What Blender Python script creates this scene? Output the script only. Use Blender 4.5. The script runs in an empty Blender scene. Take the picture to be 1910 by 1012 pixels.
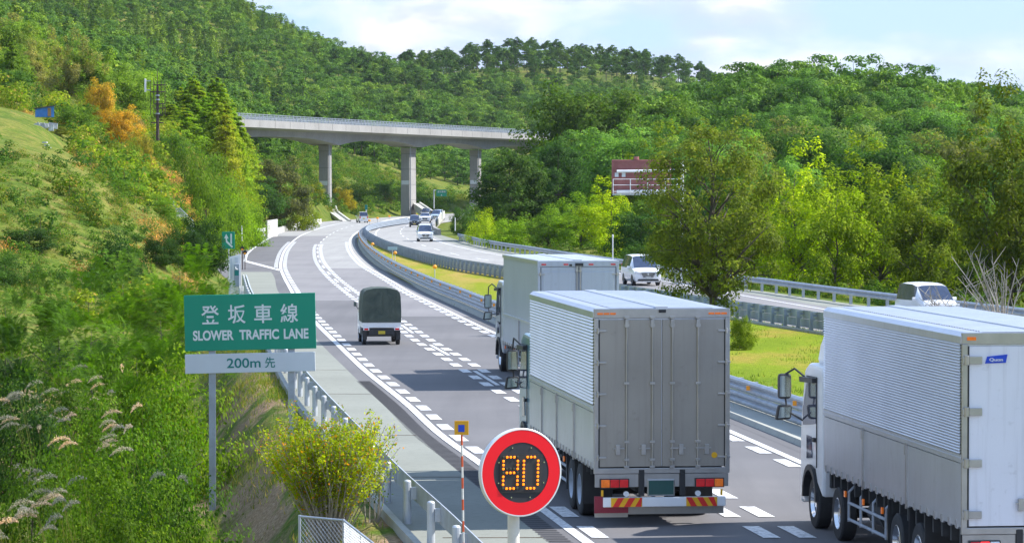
import bpy, bmesh, math, random
import numpy as np
from mathutils import Vector, Matrix
random.seed(7); RNG = np.random.default_rng(7)
R = math.radians; PI = math.pi
sc = bpy.context.scene
COL = sc.collection
# ------------------------------------------------------------------ camera (photo frame 1910 x 1012)
F = 6000.0; CX, CY = 955.0, 506.0; HOR = 345.0; H0 = 6.1
PITCH = math.atan((CY - HOR) / F)
cam_d = bpy.data.cameras.new('camera'); cam = bpy.data.objects.new('camera', cam_d); COL.objects.link(cam)
cam.location = (0, 0, H0); cam.rotation_euler = (R(90) - PITCH, 0, 0)
cam_d.sensor_width = 36; cam_d.lens = 36 * F / 1910; cam_d.clip_end = 9000; cam_d.clip_start = .5
sc.camera = cam
_cp, _sp = math.cos(PITCH), math.sin(PITCH)
def ray(px, py):
    a = (px - CX) / F; b = (CY - py) / F
    return (a, _cp + b * _sp, b * _cp - _sp)          # direction (x, y, z)
def G(px, py, z=0.0):                                  # where the sight line meets height z
    d = ray(px, py); t = (z - H0) / d[2]
    return (d[0] * t, d[1] * t)
def P(px, py, Y):                                      # the point of the sight line at depth Y
    d = ray(px, py); t = Y / d[1]
    return (d[0] * t, Y, H0 + d[2] * t)
# ------------------------------------------------------------------ object helpers
def tag(o, label=None, cat=None, group=None, kind=None):
    if label: o['label'] = label
    if cat: o['category'] = cat
    if group: o['group'] = group
    if kind: o['kind'] = kind
    return o
def empty(name, loc=(0, 0, 0), rz=0.0, label=None, cat=None, group=None):
    o = bpy.data.objects.new(name, None); COL.objects.link(o); o.empty_display_size = .2
    o.location = loc; o.rotation_euler = (0, 0, rz)
    return tag(o, label, cat, group)
def link(name, me, parent=None):
    o = bpy.data.objects.new(name, me); COL.objects.link(o)
    if parent is not None: o.parent = parent
    return o
def copy_tree(o, parent=None):
    c = o.copy(); COL.objects.link(c)
    if parent is not None: c.parent = parent
    for ch in list(o.children): copy_tree(ch, c)
    return c
class MB:
    def __init__(s): s.v = []; s.f = []; s.m = []; s.mi = 0
    def add(s, vs, fs):
        n = len(s.v); s.v += [tuple(p) for p in vs]; s.f += [tuple(i + n for i in f) for f in fs]; s.m += [s.mi] * len(fs)
        return s
    def box(s, c, d, M=None):
        x, y, z = d[0] / 2, d[1] / 2, d[2] / 2
        vs = [Vector((a * x, b * y, e * z)) for e in (-1, 1) for b in (-1, 1) for a in (-1, 1)]
        if M is not None: vs = [M @ v for v in vs]
        vs = [v + Vector(c) for v in vs]
        return s.add(vs, [(0, 2, 3, 1), (4, 5, 7, 6), (0, 1, 5, 4), (2, 6, 7, 3), (0, 4, 6, 2), (1, 3, 7, 5)])
    def bb(s, x0, x1, y0, y1, z0, z1): return s.box(((x0 + x1) / 2, (y0 + y1) / 2, (z0 + z1) / 2), (abs(x1 - x0), abs(y1 - y0), abs(z1 - z0)))
    def cyl(s, p0, p1, r0, r1=None, n=12, cap=True):
        r1 = r0 if r1 is None else r1
        p0, p1 = Vector(p0), Vector(p1); d = (p1 - p0).normalized()
        u = d.orthogonal().normalized(); w = d.cross(u)
        vs = []
        for p, r in ((p0, r0), (p1, r1)):
            for k in range(n):
                a = 2 * PI * k / n; vs.append(p + (u * math.cos(a) + w * math.sin(a)) * r)
        fs = [(k, (k + 1) % n, n + (k + 1) % n, n + k) for k in range(n)]
        if cap: fs += [tuple(range(n))[::-1], tuple(range(n, 2 * n))]
        return s.add(vs, fs)
    def tube(s, pts, r, n=8):
        if not isinstance(r, (list, tuple)): r = [r] * len(pts)
        pts = [Vector(p) for p in pts]; m = len(pts); vs = []; u = None
        for i, p in enumerate(pts):
            d = (pts[min(i + 1, m - 1)] - pts[max(i - 1, 0)]).normalized()
            u = d.orthogonal().normalized() if u is None else (u - d * u.dot(d)).normalized()
            w = d.cross(u)
            vs += [p + (u * math.cos(2 * PI * k / n) + w * math.sin(2 * PI * k / n)) * r[i] for k in range(n)]
        fs = [(i * n + k, i * n + (k + 1) % n, (i + 1) * n + (k + 1) % n, (i + 1) * n + k) for i in range(m - 1) for k in range(n)]
        fs += [tuple(range(n))[::-1], tuple(range((m - 1) * n, m * n))]
        return s.add(vs, fs)
    def prism(s, poly, a0, a1, axis='x'):                # poly in the other two axes
        n = len(poly)
        def q(a, p): return {'x': (a, p[0], p[1]), 'y': (p[0], a, p[1]), 'z': (p[0], p[1], a)}[axis]
        vs = [q(a0, p) for p in poly] + [q(a1, p) for p in poly]
        return s.add(vs, [tuple(range(n))[::-1], tuple(range(n, 2 * n))] + [(k, (k + 1) % n, n + (k + 1) % n, n + k) for k in range(n)])
    def lathe(s, prof, n=24, c=(0, 0, 0), axis='x'):     # prof: (along axis, radius)
        vs = []; m = len(prof)
        for a, r in prof:
            for k in range(n):
                t = 2 * PI * k / n; p, q = r * math.cos(t), r * math.sin(t)
                v = {'x': (a, p, q), 'y': (p, a, q), 'z': (p, q, a)}[axis]
                vs.append((v[0] + c[0], v[1] + c[1], v[2] + c[2]))
        fs = [(i * n + k, i * n + (k + 1) % n, (i + 1) * n + (k + 1) % n, (i + 1) * n + k) for i in range(m - 1) for k in range(n)]
        return s.add(vs, fs)
    def mesh(s, name, mats, smooth=False, fix=True):
        me = bpy.data.meshes.new(name); me.from_pydata(s.v, [], s.f)
        for m in (mats if isinstance(mats, (list, tuple)) else [mats]): me.materials.append(m)
        me.polygons.foreach_set('material_index', s.m)
        if fix:
            bm = bmesh.new(); bm.from_mesh(me); bmesh.ops.recalc_face_normals(bm, faces=bm.faces); bm.to_mesh(me); bm.free()
        if smooth: me.polygons.foreach_set('use_smooth', [True] * len(me.polygons))
        me.update(); return me
    def build(s, name, mats, parent=None, smooth=False, bevel=0, fix=True, auto=False):
        o = link(name, s.mesh(name, mats, smooth or auto, fix), parent)
        if auto:
            me = o.data; me.set_sharp_from_angle(angle=R(38))
        if bevel:
            b = o.modifiers.new('bevel', 'BEVEL'); b.width = bevel; b.segments = 2; b.limit_method = 'ANGLE'; b.angle_limit = R(40)
        return o
def npmesh(name, V, nq, mats, mi=None, smooth=False, tri=False):
    k = 3 if tri else 4
    me = bpy.data.meshes.new(name); me.vertices.add(len(V)); me.vertices.foreach_set('co', np.asarray(V, np.float32).ravel())
    me.loops.add(nq * k); me.loops.foreach_set('vertex_index', np.arange(nq * k, dtype=np.int32))
    me.polygons.add(nq); me.polygons.foreach_set('loop_start', np.arange(0, nq * k, k, dtype=np.int32))
    try: me.polygons.foreach_set('loop_total', np.full(nq, k, dtype=np.int32))
    except Exception: pass
    for m in mats: me.materials.append(m)
    if mi is not None: me.polygons.foreach_set('material_index', np.asarray(mi, np.int32))
    me.update(calc_edges=True); return me
# ------------------------------------------------------------------ materials
def newmat(name):
    m = bpy.data.materials.new(name); m.use_nodes = True; nt = m.node_tree
    b = nt.nodes['Principled BSDF']; return m, nt, b
def N(nt, t, **k):
    n = nt.nodes.new(t)
    for a, v in k.items():
        if a.startswith('i_'): n.inputs[a[2:].replace('_', ' ')].default_value = v
        else: setattr(n, a, v)
    return n
def ramp(nt, fac, stops):
    r = nt.nodes.new('ShaderNodeValToRGB'); e = r.color_ramp.elements
    while len(e) < len(stops): e.new(.5)
    for k, (p, c) in enumerate(stops):
        e[k].position = p; e[k].color = (c[0], c[1], c[2], 1)
    nt.links.new(fac, r.inputs[0]); return r.outputs[0]
def mix(nt, a, b, f, mode='MIX'):
    m = nt.nodes.new('ShaderNodeMix'); m.data_type = 'RGBA'; m.blend_type = mode
    for s, v in ((0, f), (6, a), (7, b)):
        if hasattr(v, 'is_linked') or hasattr(v, 'node'): nt.links.new(v, m.inputs[s])
        else: m.inputs[s].default_value = (v if s == 0 else (v[0], v[1], v[2], 1))
    return m.outputs[2]
def coords(nt, kind='Object', scale=(1, 1, 1)):
    t = nt.nodes.new('ShaderNodeTexCoord'); mp = nt.nodes.new('ShaderNodeMapping'); mp.inputs['Scale'].default_value = scale
    nt.links.new(t.outputs[kind], mp.inputs[0]); return mp.outputs[0]
def noise(nt, vec, s, detail=4, rough=.55, dist=0):
    n = nt.nodes.new('ShaderNodeTexNoise'); n.inputs['Scale'].default_value = s; n.inputs['Detail'].default_value = detail
    n.inputs['Roughness'].default_value = rough; n.inputs['Distortion'].default_value = dist
    if vec is not None: nt.links.new(vec, n.inputs['Vector'])
    return n.outputs[0]
def bump(nt, b, h, strength=.3, dist=.02):
    n = nt.nodes.new('ShaderNodeBump'); n.inputs['Strength'].default_value = strength; n.inputs['Distance'].default_value = dist
    nt.links.new(h, n.inputs['Height']); nt.links.new(n.outputs[0], b.inputs['Normal'])
def plain(name, col, rough=.5, metal=0, var=.12, scale=3, spec=.5, emit=0, coat=0, dirt=None):
    m, nt, b = newmat(name); v = coords(nt)
    n = noise(nt, v, scale, 5)
    lo = [c * (1 - var) for c in col]; hi = [min(1, c * (1 + var)) for c in col]
    c = ramp(nt, n, [(.3, lo), (.7, hi)])
    if dirt: c = mix(nt, c, dirt, ramp(nt, noise(nt, v, scale * 4, 6, .7), [(.5, (0, 0, 0)), (.72, (.6, .6, .6))]))
    nt.links.new(c, b.inputs['Base Color'])
    b.inputs['Roughness'].default_value = rough; b.inputs['Metallic'].default_value = metal
    b.inputs['Specular IOR Level'].default_value = spec; b.inputs['Coat Weight'].default_value = coat
    if emit:
        b.inputs['Emission Color'].default_value = (*col, 1); b.inputs['Emission Strength'].default_value = emit
    return m
M = {}
def asphalt(name, c0, c1, sc_=.12):
    m, nt, b = newmat(name); v = coords(nt, 'Object')
    big = noise(nt, v, sc_, 6, .6); fine = noise(nt, v, 30, 3, .7)
    st = noise(nt, coords(nt, 'Object', (1.3, .05, 1)), .8, 5, .65)
    c = ramp(nt, big, [(.3, c0), (.7, c1)])
    c = mix(nt, c, (c0[0] * .72, c0[1] * .72, c0[2] * .74), ramp(nt, st, [(.45, (0, 0, 0)), (.75, (.4, .4, .4))]))
    c = mix(nt, c, (.5, .5, .5), ramp(nt, fine, [(.55, (0, 0, 0)), (.8, (.16, .16, .16))]))
    nt.links.new(c, b.inputs['Base Color']); b.inputs['Roughness'].default_value = .85; b.inputs['Specular IOR Level'].default_value = .3
    bump(nt, b, fine, .25, .01); return m
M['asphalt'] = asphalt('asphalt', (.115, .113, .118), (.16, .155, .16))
M['asphalt_light'] = asphalt('asphalt_light', (.27, .265, .26), (.34, .335, .325))  # aged pale asphalt; grazing sun sheen is mixed into this base colour
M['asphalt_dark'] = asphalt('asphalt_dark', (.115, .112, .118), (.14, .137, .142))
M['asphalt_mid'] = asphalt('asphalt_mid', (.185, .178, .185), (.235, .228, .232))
M['rumble'] = plain('rumble', (.05, .05, .055), .9, var=.2, scale=8)
def concrete(name, c, var=.12, scale=.6):
    m, nt, b = newmat(name); v = coords(nt)
    a = noise(nt, v, scale, 7, .65); st = noise(nt, coords(nt, 'Object', (2.5, 2.5, .15)), 2, 4, .6)
    col = ramp(nt, a, [(.3, [x * (1 - var) for x in c]), (.7, [x * (1 + var) for x in c])])
    col = mix(nt, col, [x * .6 for x in c], ramp(nt, st, [(.52, (0, 0, 0)), (.75, (.5, .5, .5))]))
    nt.links.new(col, b.inputs['Base Color']); b.inputs['Roughness'].default_value = .9
    bump(nt, b, noise(nt, v, 14, 4), .2, .01); return m
M['concrete'] = concrete('concrete', (.36, .36, .32))
M['shoulder'] = concrete('shoulder_concrete', (.215, .225, .195), .1, .25)
M['bridge'] = concrete('bridge_concrete', (.29, .285, .28), .18, .12)
M['wall'] = concrete('barrier_concrete', (.5, .5, .47), .1, .3)
m, nt, b = newmat('road_paint'); v = coords(nt)
c = ramp(nt, noise(nt, v, 9, 6, .75), [(.38, (.30, .30, .31)), (.50, (.66, .66, .66)), (.6, (.78, .78, .78))]); nt.links.new(c, b.inputs['Base Color']); b.inputs['Roughness'].default_value = .6; M['paint'] = m
M['alu'] = plain('aluminium_panel', (.60, .63, .70), .34, .85, .05, 1.2)
M['alu_rib'] = plain('ribbed_aluminium', (.72, .74, .79), .3, .9, .05, 1)
M['alu_door'] = plain('brushed_door_aluminium', (.37, .35, .315), .38, .72, .14, .5)
M['steel'] = plain('stainless', (.44, .44, .44), .3, .9, .1, 4)
M['galv'] = plain('galvanised', (.40, .44, .50), .48, .5, .16, 2.5, dirt=(.25, .26, .28))
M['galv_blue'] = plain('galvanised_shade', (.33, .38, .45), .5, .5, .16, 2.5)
M['post'] = plain('post_paint', (.52, .55, .58), .5, .25, .12, 4)
M['white'] = plain('white_paint', (.78, .79, .80), .35, 0, .03, 2, coat=.3)
M['white_door'] = plain('white_door_panel', (.76, .77, .82), .35, 0, .035, .7)
M['greypanel'] = plain('grey_white_panel', (.46, .51, .58), .32, .25, .05, .8)
for k_ in ('alu_door', 'alu', 'white_door', 'greypanel'):
    nt_ = M[k_].node_tree; b_ = nt_.nodes['Principled BSDF']; src = b_.inputs['Base Color'].links[0].from_socket
    stv = noise(nt_, coords(nt_, 'Object', (9, 9, .35)), 1.0, 5, .7); gr = noise(nt_, coords(nt_), 5, 7, .75)
    c_ = mix(nt_, src, (.16, .14, .12), ramp(nt_, stv, [(.52, (0, 0, 0)), (.8, (.22, .22, .22))])); c_ = mix(nt_, c_, (.1, .09, .08), ramp(nt_, gr, [(.58, (0, 0, 0)), (.75, (.28, .28, .28))]))
    nt_.links.new(c_, b_.inputs['Base Color'])
M['black'] = plain('black_plastic', (.025, .026, .028), .5, 0, .2, 5)
M['rubber'] = plain('rubber', (.028, .028, .03), .8, 0, .3, 8)
M['chassis'] = plain('chassis', (.045, .047, .05), .7, .2, .3, 5)
M['canvas'] = None
m, nt, b = newmat('canvas'); v = coords(nt); n1 = noise(nt, v, 2.2, 5, .6, .6)
nt.links.new(ramp(nt, n1, [(.3, (.035, .055, .045)), (.7, (.085, .105, .08))]), b.inputs['Base Color']); b.inputs['Roughness'].default_value = .7
bump(nt, b, n1, .9, .08); M['canvas'] = m
M['glass'] = plain('dark_glass', (.03, .045, .09), .06, 0, .3, 2, spec=.9)
M['mirror'] = plain('mirror_glass', (.6, .7, .72), .08, 1, .1, 2)
M['chrome'] = plain('chrome', (.75, .76, .78), .18, 1, .05, 4)
M['lamp_red'] = plain('red_lens', (.5, .015, .02), .2, 0, .2, 12, emit=.12)
M['lamp_red_lit'] = plain('red_lens_lit', (.9, .02, .02), .2, 0, .1, 12, emit=1.6)
M['lamp_orange'] = plain('orange_lens', (.75, .17, .02), .2, 0, .2, 12, emit=.12)
M['lamp_white'] = plain('white_lens', (.75, .77, .8), .15, 0, .1, 12)
M['reflector'] = plain('orange_reflector', (.85, .33, .02), .35, 0, .1, 12, emit=.08)
M['plate_green'] = plain('green_plate', (.02, .085, .075), .45, 0, .1, 8)
M['plate_yellow'] = plain('yellow_plate', (.55, .42, .03), .45, 0, .1, 20)
M['plate_white'] = plain('white_plate', (.6, .62, .6), .45, 0, .1, 20)
M['haz_y'] = plain('hazard_yellow', (.78, .42, .01), .45, 0, .08, 9)
M['haz_r'] = plain('hazard_red', (.68, .02, .015), .45, 0, .08, 9)
M['maroon'] = plain('maroon_panel', (.22, .012, .03), .5, 0, .1, 4)
M['sign_green'] = plain('sign_green', (.0, .27, .165), .5, 0, .04, 1.5)
M['sign_white'] = plain('sign_letter_white', (.70, .74, .74), .55, 0, .05, 5)
M['sign_sub'] = plain('sub_panel_white', (.60, .64, .68), .55, 0, .05, 1.2)
M['sign_teal'] = plain('sign_letter_green', (.0, .19, .17), .5, 0, .05, 5)
M['sign_red'] = plain('sign_red', (.85, .0, .012), .4, 0, .04, 3)
M['sign_rim'] = plain('sign_rim', (.68, .71, .74), .4, .1, .05, 6)
M['sign_black'] = plain('sign_black', (.022, .024, .032), .6, 0, .15, 4)
M['led'] = plain('led_orange', (1.0, .22, .0), .4, 0, .12, 60, emit=1.1)
M['led_off'] = plain('led_off', (.05, .05, .035), .4, 0, .2, 60)
M['blue'] = plain('blue_square', (.005, .06, .55), .4, 0, .05, 6)
M['plate_orange'] = plain('orange_plate', (.75, .36, .01), .45, 0, .05, 8)
M['pole_white'] = plain('pole_white', (.68, .66, .6), .5, 0, .08, 12)
M['pole_red'] = plain('pole_red', (.62, .1, .03), .5, 0, .08, 12)
M['brown_sign'] = plain('brown_sign_back', (.34, .125, .12), .6, .1, .14, 1.6, dirt=(.3, .16, .14))
M['bark'] = plain('bark', (.085, .07, .055), .95, 0, .4, 9)
M['bark_pale'] = plain('pale_bark', (.34, .31, .27), .9, 0, .3, 14)
M['shed_blue'] = plain('shed_blue', (.05, .2, .55), .6, 0, .2, 3)
M['junk'] = plain('grey_white_board', (.5, .5, .52), .7, 0, .4, 3)
M['rust'] = plain('dark_rust', (.09, .06, .06), .8, .2, .3, 6)
M['pink'] = plain('flower_pink', (.5, .25, .5), .6)
# ------------------------------------------------------------------ world and sun
AZ, EL = R(10), R(46)                                   # sun to the right, slightly ahead
w = bpy.data.worlds.new('World'); sc.world = w; w.use_nodes = True; nt = w.node_tree
bg = nt.nodes['Background']
sky = nt.nodes.new('ShaderNodeTexSky'); sky.sky_type = 'NISHITA'; sky.sun_disc = False
sky.sun_elevation = EL; sky.sun_rotation = PI / 2 - AZ
sky.altitude = 800; sky.air_density = 1.0; sky.dust_density = 1.2; sky.ozone_density = 1.5
tc = nt.nodes.new('ShaderNodeTexCoord'); sep = nt.nodes.new('ShaderNodeSeparateXYZ'); nt.links.new(tc.outputs['Generated'], sep.inputs[0])
mp = nt.nodes.new('ShaderNodeMapping'); mp.inputs['Scale'].default_value = (1, 1, 2.6); mp.inputs['Location'].default_value = (.37, .1, .21); nt.links.new(tc.outputs['Generated'], mp.inputs[0])
n1 = noise(nt, mp.outputs[0], 13, 7, .52, .35)
n2 = noise(nt, mp.outputs[0], 34, 6, .5, .3)
cover = ramp(nt, n1, [(.40, (0, 0, 0)), (.58, (1, 1, 1))])
shade = ramp(nt, n2, [(.36, (5.0, 5.6, 7.3)), (.47, (5.9, 6.3, 7.5)), (.57, (8.0, 8.0, 8.0))])
# clouds thin out towards the zenith
el = nt.nodes.new('ShaderNodeMapRange'); el.inputs['From Min'].default_value = .35; el.inputs['From Max'].default_value = .12; nt.links.new(sep.outputs[2], el.inputs[0])
mu = nt.nodes.new('ShaderNodeMath'); mu.operation = 'MULTIPLY'; nt.links.new(cover, mu.inputs[0]); nt.links.new(el.outputs[0], mu.inputs[1])
skyc = mix(nt, sky.outputs[0], (4.3, 6.3, 10.0), .72)
nt.links.new(mix(nt, skyc, shade, mu.outputs[0]), bg.inputs['Color'])
bg.inputs['Strength'].default_value = .085
sun_d = bpy.data.lights.new('sun', 'SUN'); sun = bpy.data.objects.new('sun', sun_d); COL.objects.link(sun)
sun_d.energy = 5.0; sun_d.angle = R(.53); sun_d.color = (1, .955, .89)
S = Vector((math.cos(EL) * math.cos(AZ), math.cos(EL) * math.sin(AZ), math.sin(EL)))
sun.rotation_euler = S.to_track_quat('Z', 'Y').to_euler(); sun.location = (60, 20, 60)
vs = sc.view_settings; vs.view_transform = 'Standard'; vs.look = 'None'; vs.gamma = 1; vs.exposure = .78
sc.cycles.max_bounces = 6; sc.cycles.diffuse_bounces = 3; sc.cycles.glossy_bounces = 3; sc.cycles.transmission_bounces = 3
sc.cycles.use_denoising = True; sc.cycles.sample_clamp_indirect = 6
# ------------------------------------------------------------------ curves of the road, measured on the photograph
class Curve:
    def __init__(s, pts, z=0.0, off=0.0):
        q = sorted(((G(x, y, z)[1], G(x, y, z)[0]) for x, y in pts))
        Y = np.array([a for a, _ in q]); X = np.array([b for _, b in q])
        s.Y, s.X = Y, X; s.off = off
        m = np.gradient(X, Y); s.m = m
    def __call__(s, y, off=None):
        y = np.atleast_1d(np.asarray(y, float)); Y, X, m = s.Y, s.X, s.m
        k = np.clip(np.searchsorted(Y, y) - 1, 0, len(Y) - 2); h = Y[k + 1] - Y[k]; t = (y - Y[k]) / h
        tt = np.clip(t, 0, 1)
        r = ((2 * tt**3 - 3 * tt**2 + 1) * X[k] + (tt**3 - 2 * tt**2 + tt) * h * m[k] + (-2 * tt**3 + 3 * tt**2) * X[k + 1] + (tt**3 - tt**2) * h * m[k + 1])
        r = np.where(y < Y[0], X[0] + (y - Y[0]) * m[0], r); r = np.where(y > Y[-1], X[-1] + (y - Y[-1]) * m[-1], r)
        o = s.off if off is None else off
        if o:
            e = .5; a = s(y + e, 0) if True else 0; b_ = s(y - e, 0)
            sl = (a - b_) / (2 * e); r = r + o * np.sqrt(1 + sl * sl) if False else r + o * np.sqrt(1 + np.minimum(sl * sl, .6))
        return r
C_left = Curve([(1094, 1010), (893, 862), (826, 814), (763, 757), (680, 690), (626.5, 639), (589, 602), (553, 560), (544, 543), (529, 515), (523.5, 500), (525, 483), (531, 467), (544, 452), (560, 440), (585, 429.5), (612, 421.5), (637, 416.5), (662, 413.5), (700, 410), (760, 405.5), (830, 401.5)])
C_outer = Curve([(457, 487), (461, 474), (477, 460), (502, 444), (529, 432), (556, 424), (585, 418), (616, 414), (647, 411), (700, 407.5), (760, 403.5), (830, 399.5)])
C_mid = Curve([(1420, 975), (1180, 850), (1040, 779), (956, 734), (889, 694), (832, 659.5), (804, 643.7), (740, 600), (690, 570), (647.5, 539.4), (627, 523), (610, 506), (597.7, 489.6), (592.5, 473), (593.6, 458.5), (600, 450), (612, 440), (631, 429.5), (647.5, 423.5), (662, 420), (700, 414), (760, 408), (830, 403.5)])
C_right = Curve([(1830, 1010), (1500, 865), (1370, 808), (1100, 694), (924, 621.6), (830, 577), (760, 542.5), (735, 527), (710, 512.4), (685, 498), (664, 479), (654, 463), (653.7, 446), (662, 436), (674, 428.5), (700, 419), (730, 413.5), (775, 409), (830, 405.5)])
O_left = Curve([(1910, 680), (1529, 619.3), (1392.6, 597), (1265, 575), (1100, 545), (936, 512.5), (857, 498), (817, 489.5), (768, 476), (728, 461), (710, 450), (701, 440), (703, 431), (718, 421.5), (738, 415.5), (764, 410.5), (800, 407.5), (840, 405)])
O_mid = Curve([(1910, 656), (1530, 596), (1280, 552), (1060, 514), (934, 490), (847, 473.7), (823.6, 467.7), (803, 462), (786.6, 456.7), (774, 451.5), (763.7, 447), (756, 443.3), (751, 439.5), (747.5, 435.5), (747, 430.6), (752, 425), (765, 418.5), (785, 413), (840, 407.5)])
O_right = Curve([(1910, 635), (1680, 600), (1532, 576), (1428, 558.5), (1275, 531), (1230, 522), (1155, 509.5), (1030, 490), (934, 476), (857, 460.8), (830, 454), (808, 446), (793, 438), (787, 431), (793, 424), (810, 415.8), (850, 410)])
RAIL_L = Curve([(899.5, 1011), (832.7, 947.7), (750, 874.5), (699, 823.6), (635.5, 760), (575, 696), (513, 604), (470.5, 545), (458, 511)], .75)
RAIL_M1 = Curve([(1502, 747), (1369, 705), (1120, 630), (1000, 590), (908.5, 557.6), (857, 538), (817.6, 524), (778, 508), (738.6, 490.4), (699, 467), (679, 450), (671, 437), (672, 429), (700, 416.5), (740, 409.5)], .8)
RAIL_M2 = Curve([(1640, 600), (1532, 585), (1360, 561), (1150, 531), (936, 496), (857, 484), (817.6, 476), (768, 464), (728.7, 452), (703, 441.5), (688, 433), (682, 427), (690, 420.5), (715, 414.5), (750, 409.5), (800, 404)], .8)
RAIL_R = Curve([(1910, 575), (1795, 562), (1681.7, 549.7), (1597.7, 540), (1499, 528), (1424.7, 518.5), (1324, 508.5), (1238, 496), (1140, 480.8), (1057.7, 470), (975, 457.5), (936, 452), (896.7, 445), (857, 436), (822, 427)], .8)
def XL(y):
    y = np.atleast_1d(np.asarray(y, float))
    a = RAIL_L(y) - .5; b_ = C_outer(y) - 2.2
    t = np.clip((y - 195) / 50, 0, 1); return a * (1 - t) + b_ * t
def XR(y):
    y = np.atleast_1d(np.asarray(y, float)); a = RAIL_R(np.minimum(y, 400)) ; b_ = O_right(y) + 2.6
    t = np.clip((y - 330) / 60, 0, 1); return (a * (1 - t) + b_ * t) + .8
# ------------------------------------------------------------------ terrain
CP = []
def cp(D, *pts):
    for x, y in pts: q = P(x, y, D); CP.append((q[0], D, q[2]))
cp(190, (-400, 250), (-150, 272), (50, 292), (170, 350), (300, 428), (400, 492))
cp(160, (-400, 480), (-100, 500), (50, 520), (200, 560), (350, 575), (430, 580))
cp(230, (-300, 180), (0, 212), (80, 226), (130, 280), (300, 375), (400, 450), (445, 490))
cp(262, (-300, 150), (0, 190), (90, 205), (200, 270), (320, 345), (400, 405), (440, 455))
cp(320, (-300, 110), (0, 165), (150, 200), (300, 265), (420, 350), (465, 415))
cp(400, (-300, 60), (0, 150), (150, 200), (300, 260), (430, 335), (500, 400))
cp(520, (-300, 60), (150, 190), (350, 250), (500, 320), (570, 385))
cp(600, (-300, 30), (150, 160), (450, 290), (560, 340), (600, 385))
cp(690, (-200, 20), (200, 130), (450, 255), (600, 300), (700, 350), (770, 380), (840, 395))
cp(800, (-300, 10), (0, 65), (200, 120), (350, 190), (450, 230), (600, 268), (750, 315), (900, 365), (1000, 370), (1200, 340))
cp(900, (450, 205), (540, 222), (620, 235), (750, 280), (900, 330))
cp(1000, (-300, -60), (0, -10), (200, 50), (400, 130), (600, 190), (750, 235), (900, 270), (1050, 270), (1200, 250), (1350, 250), (1500, 300), (1800, 330))
cp(1200, (-300, -160), (0, -110), (200, -60), (350, -20), (465, 45), (600, 108), (700, 147), (760, 160), (900, 180), (1100, 190), (1300, 195), (1500, 270), (1900, 300))
cp(1330, (480, 60), (700, 160), (800, 140), (900, 125), (1000, 124), (1100, 130), (1200, 142), (1300, 160), (1360, 180), (1450, 230), (1600, 300), (1900, 310))
cp(1700, (-300, 0), (300, 100), (800, 250), (1200, 260), (1600, 320), (2200, 330))
cp(2300, (-600, 200), (955, 330), (2600, 330))
cp(240, (1350, 493), (1600, 495), (1900, 495), (2300, 490))
cp(300, (1060, 462), (1300, 455), (1600, 450), (2000, 440), (2400, 430))
cp(360, (920, 438), (1000, 432), (1200, 420), (1400, 405), (1700, 390), (2100, 380))
cp(450, (880, 418), (960, 395), (1080, 355), (1200, 330), (1400, 290), (1700, 285), (2100, 290))
cp(540, (900, 405), (1000, 350), (1100, 310), (1250, 260), (1400, 205), (1500, 197), (1600, 206), (1750, 236), (1850, 266), (2100, 290))
cp(660, (950, 380), (1100, 320), (1300, 260), (1500, 230), (1700, 250), (2100, 290))
CPA = np.array(CP)
def warp(X, Y): return np.stack([X * 3.2, Y], -1)        # the lie of the land runs along the road
_A = warp(CPA[:, 0], CPA[:, 1]); _D = np.linalg.norm(_A[:, None] - _A[None], axis=2)
_n = len(CPA); _K = np.zeros((_n + 1, _n + 1)); _K[:_n, :_n] = _D + np.eye(_n) * -1e-3; _K[:_n, _n] = 1; _K[_n, :_n] = 1
_W = np.linalg.solve(_K, np.append(CPA[:, 2], 0))
def rbf(X, Y):
    out = np.zeros(X.shape)
    q = warp(X, Y).reshape(-1, 2); r = np.empty(len(q))
    for k in range(0, len(q), 8000): r[k:k + 8000] = np.linalg.norm(q[k:k + 8000, None] - _A[None], axis=2) @ _W[:_n] + _W[_n]
    return r.reshape(X.shape)
def sm(t): t = np.clip(t, 0, 1); return t * t * (3 - 2 * t)
def wob(X, Y, s): return np.sin(X / s + 1.3 * np.sin(Y / s * .7)) * np.cos(Y / s * .9 + .8 * np.sin(X / s * 1.3))
def height(X, Y):
    X = np.asarray(X, float); Y = np.asarray(Y, float)
    xl = XL(Y.ravel()).reshape(Y.shape); xr = XR(Y.ravel()).reshape(Y.shape)
    dl = xl - X; dr = X - xr
    far = np.clip(rbf(X, np.maximum(Y, 150)), -5, 200) + wob(X, Y, 6) * .35 * sm((Y - 120) / 100) + wob(X, Y, 17) * .9 * sm((Y - 200) / 100)
    nl = np.interp(dl, [0, .6, 1.3, 2.4, 3.6, 6, 12, 20, 34, 60], [0, -.05, -.7, -2.0, -2.3, -1.9, -.6, 1.2, 4, 7]) + wob(X, Y, 2.3) * .1 * sm(dl / 2)
    t = sm((Y - 112) / 55); left = nl * (1 - t) + far * t
    left = left * sm(dl / 3.0) if False else np.where(t > 0, nl * (1 - t) + far * t * sm(dl / 5), nl)
    nr = np.interp(dr, [0, 1, 6, 20, 60], [0, -.1, -.8, -1.2, 1])
    t2 = sm((Y - 190) / 60); right = nr * (1 - t2) + far * sm(dr / 9) * t2
    return np.where(dl > 0, left, np.where(dr > 0, right, -.06))
NU, NY = 300, 330
yy = np.concatenate([np.linspace(-60, 40, 20), np.linspace(42, 320, 150), np.linspace(324, 2300, NY - 170) if False else 320 * (2300 / 320) ** (np.arange(1, NY - 169) / (NY - 170))])
uu = np.linspace(-.30, .30, NU); uu = np.sign(uu) * np.abs(uu / .30) ** 1.15 * .30
YY, UU = np.meshgrid(yy, uu, indexing='ij'); XX = UU * (YY + 170)
ZZ = height(XX, YY)
V = np.stack([XX, YY, ZZ], -1).reshape(-1, 3); n0, n1_ = len(yy), NU
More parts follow.
